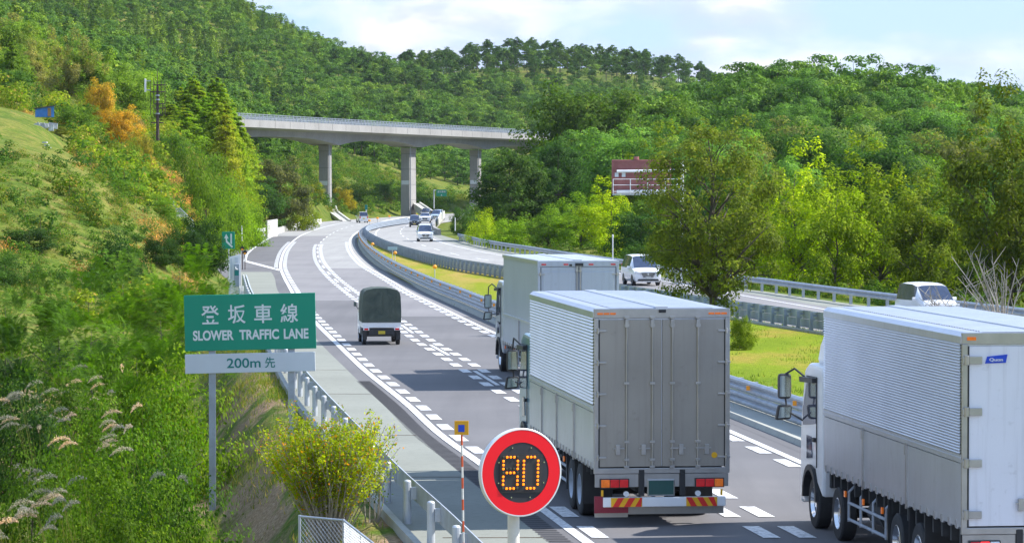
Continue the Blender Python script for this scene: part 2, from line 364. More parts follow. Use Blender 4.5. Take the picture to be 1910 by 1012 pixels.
fs = [(i * n1_ + j, i * n1_ + j + 1, (i + 1) * n1_ + j + 1, (i + 1) * n1_ + j) for i in range(n0 - 1) for j in range(n1_ - 1)]
me = bpy.data.meshes.new('hillside'); me.from_pydata(V.tolist(), [], fs); me.polygons.foreach_set('use_smooth', [True] * len(fs))
m, nt, b = newmat('hill_grass'); v = coords(nt)
a1 = noise(nt, v, .09, 6, .6); a2 = noise(nt, v, .9, 6, .65); a3 = noise(nt, v, 7, 4, .7)
c = ramp(nt, a1, [(.35, (.065, .125, .012)), (.5, (.13, .19, .018)), (.64, (.27, .24, .05))])
c = mix(nt, c, ramp(nt, a2, [(.35, (.03, .06, .012)), (.52, (.12, .17, .02)), (.66, (.34, .22, .09))]), .5)
c = mix(nt, c, (.02, .035, .01), ramp(nt, a3, [(.3, (.6, .6, .6)), (.6, (0, 0, 0))]))
sx_ = nt.nodes.new('ShaderNodeSeparateXYZ'); nt.links.new(v, sx_.inputs[0]); nr_ = nt.nodes.new('ShaderNodeMapRange'); nr_.inputs[1].default_value = 130; nr_.inputs[2].default_value = 105; nt.links.new(sx_.outputs[1], nr_.inputs[0])
soil = ramp(nt, noise(nt, v, 12, 5, .7), [(.3, (.12, .075, .04)), (.55, (.32, .22, .13)), (.75, (.46, .36, .24))])
sm_ = nt.nodes.new('ShaderNodeMath'); sm_.operation = 'MULTIPLY'; nt.links.new(nr_.outputs[0], sm_.inputs[0]); nt.links.new(ramp(nt, noise(nt, coords(nt, 'Object', (1, .45, 1)), .55, 5, .6), [(.45, (0, 0, 0)), (.58, (1, 1, 1))]), sm_.inputs[1])
c = mix(nt, c, soil, sm_.outputs[0])
nt.links.new(c, b.inputs['Base Color']); b.inputs['Roughness'].default_value = .95; b.inputs['Specular IOR Level'].default_value = .1
bump(nt, b, a2, 1, .35); me.materials.append(m); M['hill'] = m
tag(link('hillside', me), kind='structure')
g = MB(); g.add([(-4000, -3000, -7), (4000, -3000, -7), (4000, 5000, -7), (-4000, 5000, -7)], [(0, 1, 2, 3)]); tag(g.build('ground', M['hill'], fix=False), kind='structure')
# ------------------------------------------------------------------ road sheets
def ys(a, b_, s=1.5, g_=1.006):
    out = [a]
    while out[-1] < b_: out.append(out[-1] + max(s, (out[-1]) * .008))
    out[-1] = b_; return np.array(out)
def ribbon(name, fa, fb, y0, y1, z, mat, za=None, kind='structure', nx=1):
    y = ys(y0, y1); a, b_ = fa(y), fb(y); mb = MB(); n = len(y); W = nx + 1
    vs = [(a[i] + (b_[i] - a[i]) * j / nx, y[i], z) for i in range(n) for j in range(W)]
    mb.add(vs, [(i * W + j, i * W + j + 1, (i + 1) * W + j + 1, (i + 1) * W + j) for i in range(n - 1) for j in range(nx)])
    o = mb.build(name, mat, fix=False); return tag(o, kind=kind)
shoulder_edge = Curve([(1025, 1011), (893, 909.5), (858, 881), (731, 769.5), (648, 690), (591, 633), (560, 590), (519, 543.6), (510.6, 514.5), (503, 503)])
ribbon('road', lambda y: np.where(y < 250, XL(y), C_outer(y) - 1.6), lambda y: C_right(y) + .55, -60, 720, 0, M['asphalt'])
ribbon('opposite_road', lambda y: O_left(y) - 1.0, lambda y: O_right(y) + 1.3, -60, 720, 0, M['asphalt_mid'])
ribbon('road_shoulder', lambda y: RAIL_L(y) - .35, lambda y: shoulder_edge(y), -60, 226, .006, M['shoulder'])
ribbon('road_shoulder', lambda y: O_right(y) + .9, lambda y: RAIL_R(y) + .3, 60, 400, .006, M['shoulder'])
# lighter worn lanes, the far ones also paled as painted sun sheen, and the darker new surface of the added lane
Yd = lambda py: G(955, py)[1]
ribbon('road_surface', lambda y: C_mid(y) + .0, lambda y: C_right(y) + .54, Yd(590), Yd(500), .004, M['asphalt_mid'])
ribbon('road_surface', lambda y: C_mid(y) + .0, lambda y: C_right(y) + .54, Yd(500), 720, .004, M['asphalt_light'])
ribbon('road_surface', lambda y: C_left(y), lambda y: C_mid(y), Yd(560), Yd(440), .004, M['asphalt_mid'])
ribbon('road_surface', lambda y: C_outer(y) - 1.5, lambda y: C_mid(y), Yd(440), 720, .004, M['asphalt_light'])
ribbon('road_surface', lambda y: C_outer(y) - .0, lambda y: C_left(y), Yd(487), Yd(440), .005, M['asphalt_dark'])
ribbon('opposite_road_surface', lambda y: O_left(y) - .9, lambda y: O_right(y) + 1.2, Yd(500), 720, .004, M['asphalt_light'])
# median grass
m, nt, b = newmat('mown_grass'); v = coords(nt); a1 = noise(nt, coords(nt, 'Object', (1, .35, 1)), .22, 6, .6); a3 = noise(nt, v, 9, 4, .7)
c = ramp(nt, a1, [(.34, (.15, .23, .01)), (.5, (.23, .30, .014)), (.62, (.36, .29, .05))]); far_m = nt.nodes.new('ShaderNodeSeparateXYZ'); nt.links.new(v, far_m.inputs[0])
mr = nt.nodes.new('ShaderNodeMapRange'); mr.inputs[1].default_value = 165; mr.inputs[2].default_value = 215; nt.links.new(far_m.outputs[1], mr.inputs[0])
c = mix(nt, c, ramp(nt, noise(nt, coords(nt, 'Object', (1.5, .2, 1)), .3, 5, .6), [(.4, (.27, .30, .02)), (.58, (.42, .31, .08))]), mr.outputs[0])
c = mix(nt, c, (.06, .09, .008), ramp(nt, a3, [(.3, (.6, .6, .6)), (.55, (0, 0, 0))]))
nt.links.new(c, b.inputs['Base Color']); b.inputs['Roughness'].default_value = .95; b.inputs['Specular IOR Level'].default_value = .1; bump(nt, b, a3, 1, .12); M['lawn'] = m
ribbon('median_grass', lambda y: RAIL_M1(y) - .25, lambda y: RAIL_M2(y) + .2, -60, 372, .05, M['lawn'], nx=6)
M['gravel'] = plain('pale_gravel', (.42, .38, .30), .95, 0, .2, 4)
ribbon('median_strip', lambda y: C_right(y) + .5, lambda y: O_left(y) - .8, 372, 720, .03, M['wall'])
# kerb with its concrete top, and the gutter in front of it
def kerb(name, f, w_, y0, y1, side=1):
    y = ys(y0, y1); mb = MB(); x = f(y); n = len(y); prof = [(0, 0), (.06, .13), (w_, .14), (w_ + .001, -.05)]
    vs = [(x[i] + side * p, y[i], q) for i in range(n) for p, q in prof]; k = len(prof)
    mb.add(vs, [(i * k + j, i * k + j + 1, (i + 1) * k + j + 1, (i + 1) * k + j) for i in range(n - 1) for j in range(k - 1)])
    return tag(mb.build(name, M['concrete']), kind='structure')
kerb('kerb', lambda y: C_right(y) + .85, 1.0, -60, 400)
ribbon('gutter', lambda y: C_right(y) + .5, lambda y: C_right(y) + .88, -60, 400, .003, M['asphalt_dark'])
kerb('kerb', lambda y: O_left(y) - .55, .35, 100, 400, -1)
kerb('kerb', lambda y: RAIL_L(y) - .30, .2, -60, 190, -1)
# ------------------------------------------------------------------ markings
def strip(mb, f, y0, y1, off, w_, z=.012, step=None):
    n = max(1, int((y1 - y0) / (step or 1.5))) if step or y1 - y0 < 40 else None
    y = np.linspace(y0, y1, n + 1) if n else ys(y0, y1)
    a, b_ = f(y, off - w_ / 2), f(y, off + w_ / 2); k = len(y)
    mb.add([(p, q, z) for i in range(k) for p, q in ((a[i], y[i]), (b_[i], y[i]))], [(2 * i, 2 * i + 1, 2 * i + 3, 2 * i + 2) for i in range(k - 1)])
mk = MB(); strip(mk, C_left, -20, 700, 0, .2); strip(mk, C_right, -20, 700, 0, .2)
y = 38.0
while y < 345:
    strip(mk, C_left, y, y + 1.9, .33, .30, step=1); strip(mk, C_right, y, y + 1.9, -.33, .30, step=1)
    if y < 330:
        strip(mk, C_mid, y, y + 1.9, -.31, .30, step=1); strip(mk, C_mid, y, y + 1.9, .31, .30, step=1)
    if y > 232: strip(mk, C_left, y, y + 1.9, -.33, .30, step=1)
    y += 3.5
y = 97.9 - 17.3 * 4
while y < 640: strip(mk, C_mid, y, y + 7.6, 0, .14); y += 17.3
strip(mk, C_outer, 257, 700, 0, .22)
q0 = G(458, 487); q1 = G(523, 504)
mk.add([(q0[0], q0[1] - 1.6, .012), (q1[0], q1[1] - 1.4, .012), (q1[0], q1[1] + 1.4, .012), (q0[0], q0[1] + 1.6, .012)], [(0, 1, 2, 3)])
tag(mk.build('lane_marking', M['paint'], fix=False), kind='structure')
mk = MB(); strip(mk, O_left, -20, 700, 0, .18); strip(mk, O_right, -20, 700, 0, .18)
y = 60
while y < 640: strip(mk, O_mid, y, y + 8, 0, .16); y += 20
tag(mk.build('opposite_lane_marking', M['paint'], fix=False), kind='structure')
mk = MB(); y = 40.0
while y < 100: strip(mk, C_left, y, y + .17, -.46, .42, z=.009, step=.17); y += .34
tag(mk.build('rumble_strip', M['rumble'], fix=False), kind='structure')
# joints and a few cracks across the concrete shoulder
mk = MB()
for py in (583, 690, 735, 812, 890, 1003):
    Y = Yd(py); a = float(RAIL_L([Y])[0]) + .2; b_ = float(shoulder_edge([Y])[0]) - .02
    mk.add([(a, Y, .0125), (b_, Y + .02, .0125), (b_, Y + .10, .0125), (a, Y + .07, .0125)], [(0, 1, 2, 3)])
tag(mk.build('shoulder_joint', plain('joint_dirt', (.11, .08, .055), .95, 0, .5, 3)), kind='structure')

# ------------------------------------------------------------------ thin summer haze
hz = MB(); hz.bb(-1700, 1700, -200, 3200, -8.5, 330); hm = bpy.data.materials.new('haze'); hm.use_nodes = True; hn = hm.node_tree; hn.nodes.clear()
ho = hn.nodes.new('ShaderNodeOutputMaterial'); hv = hn.nodes.new('ShaderNodeVolumePrincipled'); hv.inputs['Color'].default_value = (.80, .88, 1, 1); hv.inputs['Density'].default_value = .000035; hv.inputs['Anisotropy'].default_value = .2
hn.links.new(hv.outputs[0], ho.inputs['Volume']); tag(hz.build('haze', hm), 'thin pale blue haze in the valley air', 'haze', kind='stuff')
# ------------------------------------------------------------------ foliage
def foliage(name, col=None, jit=.35, trans=.42, accent=None):
    m = bpy.data.materials.new(name); m.use_nodes = True; nt = m.node_tree; b = nt.nodes['Principled BSDF']; out = nt.nodes['Material Output']
    oi = nt.nodes.new('ShaderNodeObjectInfo'); ge = nt.nodes.new('ShaderNodeNewGeometry')
    base = oi.outputs['Color'] if col is None else (col[0], col[1], col[2])
    v = coords(nt); nz = noise(nt, v, .55, 3, .6)
    if col is not None:
        h = nt.nodes.new('ShaderNodeHueSaturation'); nt.links.new(ramp(nt, oi.outputs['Random'], [(0, [c * .62 for c in col]), (.35, col), (.7, [col[0] * 1.35, col[1] * 1.15, col[2]]), (1, [col[0] * 2.0, col[1] * 1.45, col[2] * 1.2])]), h.inputs['Color']); base = h.outputs[0]
    g1 = ramp(nt, nz, [(.35, (.62, .66, .7)), (.65, (1.35, 1.25, 1.0))]); c = mix(nt, base, g1, 1.0, 'MULTIPLY')
    g2 = ramp(nt, ge.outputs['Random Per Island'], [(0, (1 - jit, 1 - jit, 1 - jit * .7)), (.6, (1.05, 1.05, 1)), (.93, (1 + jit * 1.2, 1 + jit, .8)), (1, (1 + jit * 2.6, 1 + jit * 1.2, .6))])
    c = mix(nt, c, g2, 1.0, 'MULTIPLY')
    if accent: c = mix(nt, c, accent[0], ramp(nt, ge.outputs['Random Per Island'], [(accent[1] - .01, (0, 0, 0)), (accent[1], (1, 1, 1))]))
    nt.links.new(c, b.inputs['Base Color']); b.inputs['Roughness'].default_value = .7; b.inputs['Specular IOR Level'].default_value = .12
    tr = nt.nodes.new('ShaderNodeBsdfTranslucent'); tc_ = mix(nt, c, (1.12, 1.30, .6), 1.0, 'MULTIPLY'); nt.links.new(tc_, tr.inputs[0])
    ms = nt.nodes.new('ShaderNodeMixShader'); ms.inputs[0].default_value = trans
    nt.links.new(b.outputs[0], ms.inputs[1]); nt.links.new(tr.outputs[0], ms.inputs[2]); nt.links.new(ms.outputs[0], out.inputs[0]); return m
M['leaf'] = foliage('leaves'); M['leaf_spot'] = foliage('spotted_leaves', accent=((.75, .28, .01), .93)); M['needle'] = foliage('needles', jit=.25, trans=.4)
M['f_oak'] = foliage('forest_leaves', (.095, .21, .04), trans=.3); M['f_larch'] = foliage('forest_larch_needles', (.125, .24, .04), trans=.3)
M['f_pine'] = foliage('forest_pine_needles', (.05, .125, .025), trans=.25); M['f_cover'] = foliage('ground_cover_leaves', (.085, .185, .03)); M['f_weed'] = foliage('weed_leaves', (.12, .20, .03), accent=((.42, .28, .08), .84))
M['plume'] = foliage('plume', (.44, .43, .41), .0, .05); M['f_scrub'] = foliage('scrub_leaves', (.20, .30, .03), accent=((.45, .32, .06), .93)); M['f_dry'] = foliage('dry_grass', (.42, .27, .10), .3, .2)
def unit(n): a = RNG.normal(size=(n, 3)); return a / np.linalg.norm(a, axis=1)[:, None]
def leaves(C, size, up=.35, aspect=.62, outward=None):
    """two-triangle leaves (folded quads) round the centres C"""
    n = len(C); nr = unit(n); nr[:, 2] = np.abs(nr[:, 2]) * (1 - up) + up
    if outward is not None: nr = nr * .75 + outward * .8
    nr /= np.linalg.norm(nr, axis=1)[:, None] + 1e-9
    t = np.cross(nr, unit(n)); t /= np.linalg.norm(t, axis=1)[:, None] + 1e-9; s = np.cross(nr, t)
    sz = size * RNG.uniform(.6, 1.35, (n, 1))
    a = C + t * sz * .5; c = C - t * sz * .5; b = C + s * sz * aspect * .5 + nr * sz * .12; d = C - s * sz * aspect * .5 + nr * sz * .12
    return np.stack([a, b, c, d], 1).reshape(-1, 3)
def crown_pts(n, H, Rr, z0, clumps, spread=.30, lobes=1.0, flat=1.0, top=.5):
    """clump centres in an uneven ovoid between z0 and H"""
    d = unit(clumps); r = RNG.uniform(.35, 1, clumps) ** .5
    ph = np.arctan2(d[:, 1], d[:, 0]); k1, k2 = RNG.uniform(0, 6.3, 2)
    r *= 1 + .20 * lobes * np.sin(2 * ph + k1) + .16 * lobes * np.sin(5 * ph + k2 + 3 * d[:, 2])
    zc = z0 + (H - z0) * top; hz = np.where(d[:, 2] > 0, H - zc, zc - z0)
    cc = np.stack([d[:, 0] * r * Rr, d[:, 1] * r * Rr, zc + d[:, 2] * r * hz * .98], -1)
    cs = RNG.uniform(.6, 1.3, clumps) * spread * Rr
    w_ = cs ** 2; k = RNG.choice(clumps, n, p=w_ / w_.sum())
    off = unit(n) * (RNG.uniform(.15, 1, (n, 1)) ** .5) * cs[k][:, None]; off[:, 2] *= .55 * flat
    on = off / (np.linalg.norm(off, axis=1)[:, None] + 1e-6); return cc[k] + off, cc, on
def conifer_pts(n, H, Rr, z0, droop=.25, layers=None):
    layers = layers or int(H * 1.5); C = []; per = max(3, n // (layers * 6))
    for i in range(layers):
        f = i / (layers - 1); z = z0 + (H - z0) * f; rr = Rr * (1 - f) ** .66 * RNG.uniform(.75, 1.12) + .05 * Rr
        for j in range(6):
            a = RNG.uniform(0, 2 * PI); rad = rr * RNG.uniform(.7, 1.15); t = RNG.uniform(.12, 1, per)
            x = math.cos(a) * rad * t; y = math.sin(a) * rad * t; wd = .16 * rad * (1.1 - t * .5)
            C.append(np.stack([x + RNG.normal(0, 1, per) * wd, y + RNG.normal(0, 1, per) * wd, z - t ** 2 * rad * droop + RNG.normal(0, .06 * rad + .05, per) + .08 * rad * t], -1))
    return np.concatenate(C)
def trunk_mb(H, r, cc, n=8, limbs=8, lean=.04, start=.25, tips=None):
    mb = MB(); P0 = [Vector((0, 0, -.3))]; x = y = 0; k = 6
    pts = [(math.sin(i * 1.7) * lean * H * .25, math.cos(i * 2.1) * lean * H * .25, H * .86 * i / k - (.3 if i == 0 else 0)) for i in range(k + 1)]
    mb.tube(pts, [r * (1 - .86 * i / k) for i in range(k + 1)], n)
    idx = RNG.choice(len(cc), min(limbs, len(cc)), replace=False)
    for i in idx:
        e = cc[i]; z = min(max(start * H, e[2] - math.hypot(e[0], e[1]) * RNG.uniform(.5, 1.1)), H * .78); f = z / (H * .86)
        q = np.interp(z, [p[2] for p in pts], [p[0] for p in pts]), np.interp(z, [p[2] for p in pts], [p[1] for p in pts])
        s = Vector((q[0], q[1], z)); E = Vector(e); mid = s.lerp(E, .5) + Vector((RNG.normal(0, .05), RNG.normal(0, .05), .06)) * (E - s).length
        rr = r * (1 - .86 * f) * .55; mb.tube([s, mid, E], [rr, rr * .6, rr * .22], 5)
        for _ in range(2):
            u = Vector(unit(1)[0]) * (E - s).length * .35; mb.tube([mid, mid + u * .5 + (E - mid) * .3, mid + u + (E - mid) * .5], [rr * .4, rr * .28, .006], 4)
    return mb
PROTO = {}; SEEDS = {'big': 4, 'maple2': 3}
def make_proto(key, kind, H, Rr, n, ls, z0=None, clumps=60, spread=.3, mat='leaf', tr=.12, limbs=8, bark='bark', one=False, top=.5, lobes=1, aspect=.62, up=.35, droop=.25, start=.25, flat=1.0):
    """a tree of unit form: H high, Rr radius; stored as crown mesh and trunk mesh (or one mesh)"""
    global RNG
    RNG = np.random.default_rng(sum(map(ord, key)) * 7 + SEEDS.get(key, 1)); z0 = H * .2 if z0 is None else z0
    if kind == 'conifer': C = conifer_pts(n, H, Rr, z0, droop); cc = C[:: max(1, len(C) // 40)]; cs = None
    else: C, cc, cs = crown_pts(n, H, Rr, z0, clumps, spread, lobes, flat, top)
    if kind == 'frond':
        K = []; per = 11
        for c0 in C:
            d = c0 - np.array([0, 0, z0 + (H - z0) * .25]); d /= np.linalg.norm(d) + 1e-6; d = d + unit(1)[0] * .6; d[2] = d[2] * .4 + .15; d /= np.linalg.norm(d); s_ = np.cross(d, [0, 0, 1]); s_ /= np.linalg.norm(s_) + 1e-6; fl = RNG.uniform(.35, .6)
            for j in range(per):
                f = (j + .5) / per; ax = c0 + d * fl * f - np.array([0, 0, 1]) * fl * .35 * f * f; wd = .11 * math.sin(PI * (.15 + .8 * f)) + .015
                for sg in (-1, 1):
                    tip = ax + s_ * sg * wd + d * .04; w2 = d * .009; K += [ax - w2, ax + w2, tip + w2 * .6, tip - w2 * .6]
        fronds = np.array(K)
    out = C - np.array([0, 0, z0 + (H - z0) * .45]); out /= np.linalg.norm(out, axis=1)[:, None] + 1e-6
    if kind != 'conifer': out = out * .7 + cs * 1.0
    LV = leaves(C, ls, up, aspect, out)
    if kind == 'frond': LV = np.concatenate([LV, fronds])
    tm = trunk_mb(H, tr, cc, limbs=limbs, start=start) if limbs else trunk_mb(H, tr, cc[:1], limbs=0)
    if one:
        tv = np.array(tm.v); quads = [f for f in tm.f if len(f) == 4]
        nl = len(LV); V_ = np.concatenate([LV, tv]); nq = nl // 4
        me = bpy.data.meshes.new(key); me.from_pydata(V_.tolist(), [], [(4 * i, 4 * i + 1, 4 * i + 2, 4 * i + 3) for i in range(nq)] + [tuple(nl + a for a in f) for f in quads])
        me.materials.append(M[mat]); me.materials.append(M[bark]); me.polygons.foreach_set('material_index', [0] * nq + [1] * len(quads)); me.update()
        PROTO[key] = (me, None, H, Rr)
    else:
        me = npmesh(key + '_crown', LV, len(LV) // 4, [M[mat]]); PROTO[key] = (me, tm.mesh(key + '_trunk', M[bark], True), H, Rr)
make_proto('big', 'b', 9.2, 3.0, 30000, .13, z0=1.3, clumps=320, spread=.16, flat=1.3, tr=.17, limbs=70, top=.40, start=.16, lobes=.7)
make_proto('maple', 'b', 8.5, 2.6, 14000, .19, z0=.2, clumps=130, spread=.22, flat=1.9, tr=.11, limbs=26, top=.42, lobes=1.6, start=.1)
make_proto('maple2', 'b', 8.5, 2.6, 14000, .19, z0=.2, clumps=100, spread=.26, flat=1.9, tr=.11, limbs=24, top=.5, lobes=1.8, start=.1)
make_proto('round', 'b', 9, 4.2, 15000, .27, z0=.2, clumps=150, spread=.24, tr=.2, limbs=16, top=.45, lobes=1.0)
make_proto('round2', 'b', 10, 4.2, 13000, .30, z0=.6, clumps=85, spread=.34, tr=.2, limbs=16, top=.55, lobes=1.6)
make_proto('bush', 'b', 2.6, 1.8, 11000, .105, z0=0, clumps=90, spread=.28, tr=.05, limbs=12, top=.35, lobes=1.2, start=.05)
make_proto('bush2', 'b', 2.2, 2.2, 12000, .10, z0=-.1, clumps=70, spread=.34, tr=.05, limbs=10, top=.3, lobes=1.6, start=.05)
make_proto('feather', 'frond', 3.0, 2.3, 2100, .07, z0=-.1, clumps=55, spread=.30, tr=.05, limbs=14, top=.4, lobes=1.6, aspect=.24, up=.6, start=.05, flat=.7)
make_proto('larch', 'conifer', 12, 3.3, 13000, .30, z0=.8, mat='needle', tr=.18, limbs=0, droop=.28, aspect=.5)
make_proto('dark_conifer', 'conifer', 9, 2.6, 7000, .28, z0=.2, mat='needle', tr=.15, limbs=0, droop=.4, aspect=.5)
make_proto('F_oak', 'b', 8.5, 3.9, 1500, .52, z0=.3, clumps=34, spread=.27, mat='f_oak', tr=.16, limbs=3, one=True, top=.5, lobes=1.5)
make_proto('F_oak2', 'b', 9, 3.7, 1500, .52, z0=.3, clumps=22, spread=.34, mat='f_oak', tr=.16, limbs=3, one=True, top=.55, lobes=1.8)
make_proto('F_larch', 'conifer', 10, 3.4, 900, .66, z0=.6, mat='f_larch', tr=.15, limbs=0, one=True)
make_proto('F_pine', 'b', 11, 2.5, 800, .6, z0=3.2, clumps=22, spread=.42, mat='f_pine', tr=.17, limbs=4, one=True, top=.6, flat=.7)
make_proto('G_cover', 'b', 1.1, 1.05, 750, .15, z0=-.1, clumps=14, spread=.45, mat='f_cover', tr=.02, limbs=0, one=True, top=.3)
make_proto('G_weed', 'b', .8, .75, 650, .12, z0=-.1, clumps=18, spread=.45, mat='f_weed', tr=.02, limbs=0, one=True, top=.3, aspect=.3)
def tree(name, proto, loc, sx, sz, tint, label, cat, group=None, rz=None, parts=True):
    me, tm, H, Rr = PROTO[proto]; rz = RNG.uniform(0, 2 * PI) if rz is None else rz
    if tm is None:
        o = link(name, me); o.location = loc; o.rotation_euler = (0, 0, rz); o.scale = (sx, sx, sz); o.color = (*tint, 1); return tag(o, label, cat, group)
    e = empty(name, loc, rz, label, cat, group); e.scale = (sx, sx, sz)
    c = link('crown', me, e); c.color = (*tint, 1); link('trunk', tm, e); return e
def ground(x, y): return float(height(np.array([x]), np.array([y]))[0])
PLACED = []
def at(name, proto, px, ytop, D, wpx, tint, label, cat='tree', group=None, base=None, z=None):
    """stand a plant at depth D under sight line px, scaled to the height and width it has in the photograph"""
    me, tm, H, Rr = PROTO[proto]; x = P(px, ytop, D)[0]; zt = P(px, ytop, D)[2]; zb = (ground(x, D) - .05) if z is None else z
    if base is not None: zb = P(px, base, D)[2]
    h = max(.6, zt - zb); sx = max(wpx * D / F / (2 * Rr * 1.05), h / H / 1.9)
    PLACED.append((x, D, wpx * D / F / 2, h)); return tree(name, proto, (x, D, zb), sx, h / H, tint, label, cat, group)
make_proto('G_scrub', 'b', 1.2, 1.05, 900, .15, z0=-.1, clumps=16, spread=.42, mat='f_scrub', tr=.02, limbs=0, one=True, top=.35)
make_proto('G_dry', 'b', .8, 1.0, 500, .20, z0=-.1, clumps=20, spread=.5, mat='f_dry', tr=.01, limbs=0, one=True, top=.3, aspect=.16, up=0)
# colours
DK = (.050, .125, .025); DG = (.075, .165, .03); MG = (.13, .235, .03); BG = (.22, .37, .02); YG = (.38, .50, .014); OL = (.18, .21, .035); OR = (.50, .34, .05); BR = (.16, .13, .04); LG = (.16, .25, .045); GY = (.13, .15, .06)
RNG = np.random.default_rng(11)
# the big tree in the median
at('broadleaf_tree', 'big', 1326, 203, 131, 262, (.165, .215, .035), 'big dark olive tree on the median grass, in front of the brown sign', z=.03)
row = [  # right-hand row behind the outer guardrail
 ('maple', 1482, 288, 200, 165, YG, 'bright yellow-green tree just right of the big dark median tree'),
 ('maple2', 1560, 340, 192, 140, (0.217, 0.319, 0.012), 'lower yellow-green tree, second right of the big dark median tree'),
 ('maple', 1640, 278, 208, 185, (0.217, 0.304, 0.014), 'tall yellow-green tree in the middle of the roadside row, right of the lower one'),
 ('maple2', 1718, 345, 190, 160, (0.145, 0.203, 0.014), 'green tree behind the guardrail just left of the white car at the right'),
 ('maple', 1800, 325, 215, 190, MG, 'mid-green tree right behind the bare branches at the right'),
 ('maple', 1886, 178, 178, 200, (0.123, 0.167, 0.014), 'tallest tree at the right edge with thin upright stems'),
 ('maple', 1405, 335, 212, 110, (0.189, 0.275, 0.012), 'green tree half hidden behind the big dark median tree on its right'),
 ('maple', 1140, 345, 262, 118, YG, 'yellow-green young tree left of the brown sign, its crown reaching the sign'),
 ('maple2', 1085, 372, 285, 110, BG, 'bright green young tree second left of the brown sign'),
 ('maple', 1022, 388, 300, 100, (0.131, 0.246, 0.020), 'bright green young tree in front of the dark round tree'),
 ('bush', 960, 405, 310, 90, BG, 'bright green bush by the guardrail below the dark round tree'),
 ('bush2', 905, 402, 330, 70, YG, 'yellow-green bush by the guardrail left of the bright bushes'),
 ('round', 1195, 390, 245, 110, DK, 'dark tree behind the guardrail under the brown sign'),
 ('maple', 1238, 330, 250, 110, MG, 'green tree behind the white sign pole'),
 ('maple2', 1265, 400, 232, 100, BG, 'bright green bushy tree at the foot of the white sign pole'),
 ('bush', 1190, 455, 232, 80, DG, 'dark bush behind the guardrail beside the white minivan'),
 ('round', 952, 278, 352, 170, (0.058, 0.123, 0.022), 'dark round tree right of the bridge with a full even crown'),
 ('bush', 858, 386, 395, 46, DG, 'small round dark bush beside the end of the concrete wall'),
 ('round2', 1085, 160, 430, 190, (0.080, 0.152, 0.016), 'very tall spreading tree right of where the bridge ends'),
 ('round', 1040, 255, 400, 130, DK, 'dark tree in front of the right end of the bridge'),
 ('round2', 1170, 268, 380, 130, (0.109, 0.167, 0.020), 'green tree above the brown sign'),
 ('maple', 1222, 245, 340, 110, (0.203, 0.275, 0.012), 'yellow-green tree right above the brown sign'),
 ('maple2', 1330, 300, 330, 130, MG, 'green tree behind the big dark median tree'),
 ('dark_conifer', 1265, 215, 420, 80, DG, 'dark conical tree behind the big median tree'),
 ('round2', 1470, 235, 330, 140, DG, 'dark green tree behind the yellow-green roadside row at its left'),
 ('round', 1580, 265, 320, 150, (0.072, 0.131, 0.030), 'dark tree behind the middle of the yellow-green roadside row'),
 ('round2', 1690, 255, 330, 150, DG, 'dark green tree above the middle of the roadside row'),
 ('round', 1790, 245, 320, 160, DK, 'very dark tree above the right end of the roadside row'),
 ('round2', 1900, 250, 330, 170, MG, 'green tree at the right edge behind the tallest one'),
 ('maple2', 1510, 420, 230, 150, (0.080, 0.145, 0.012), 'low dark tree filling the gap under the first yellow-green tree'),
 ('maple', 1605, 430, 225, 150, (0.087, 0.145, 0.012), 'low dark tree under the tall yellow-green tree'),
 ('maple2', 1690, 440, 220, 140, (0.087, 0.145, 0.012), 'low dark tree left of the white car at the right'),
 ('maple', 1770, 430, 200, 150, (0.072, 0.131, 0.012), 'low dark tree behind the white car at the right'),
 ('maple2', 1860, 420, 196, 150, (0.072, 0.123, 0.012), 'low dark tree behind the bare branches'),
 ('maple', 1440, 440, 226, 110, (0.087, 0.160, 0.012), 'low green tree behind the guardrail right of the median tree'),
 ('maple', 1375, 400, 240, 120, (0.174, 0.261, 0.012), 'green tree behind the median tree on its right side'),
 ('maple', 1290, 430, 240, 110, (0.145, 0.232, 0.012), 'green tree behind the median tree by the sign pole'),
]
for pr, x, yt, D, w_, c, lb in row: at('bush' if pr.startswith('bush') else ('conifer' if 'conifer' in pr else 'broadleaf_tree'), pr, x, yt, D, w_, c, lb, 'bush' if pr.startswith('bush') else 'tree')
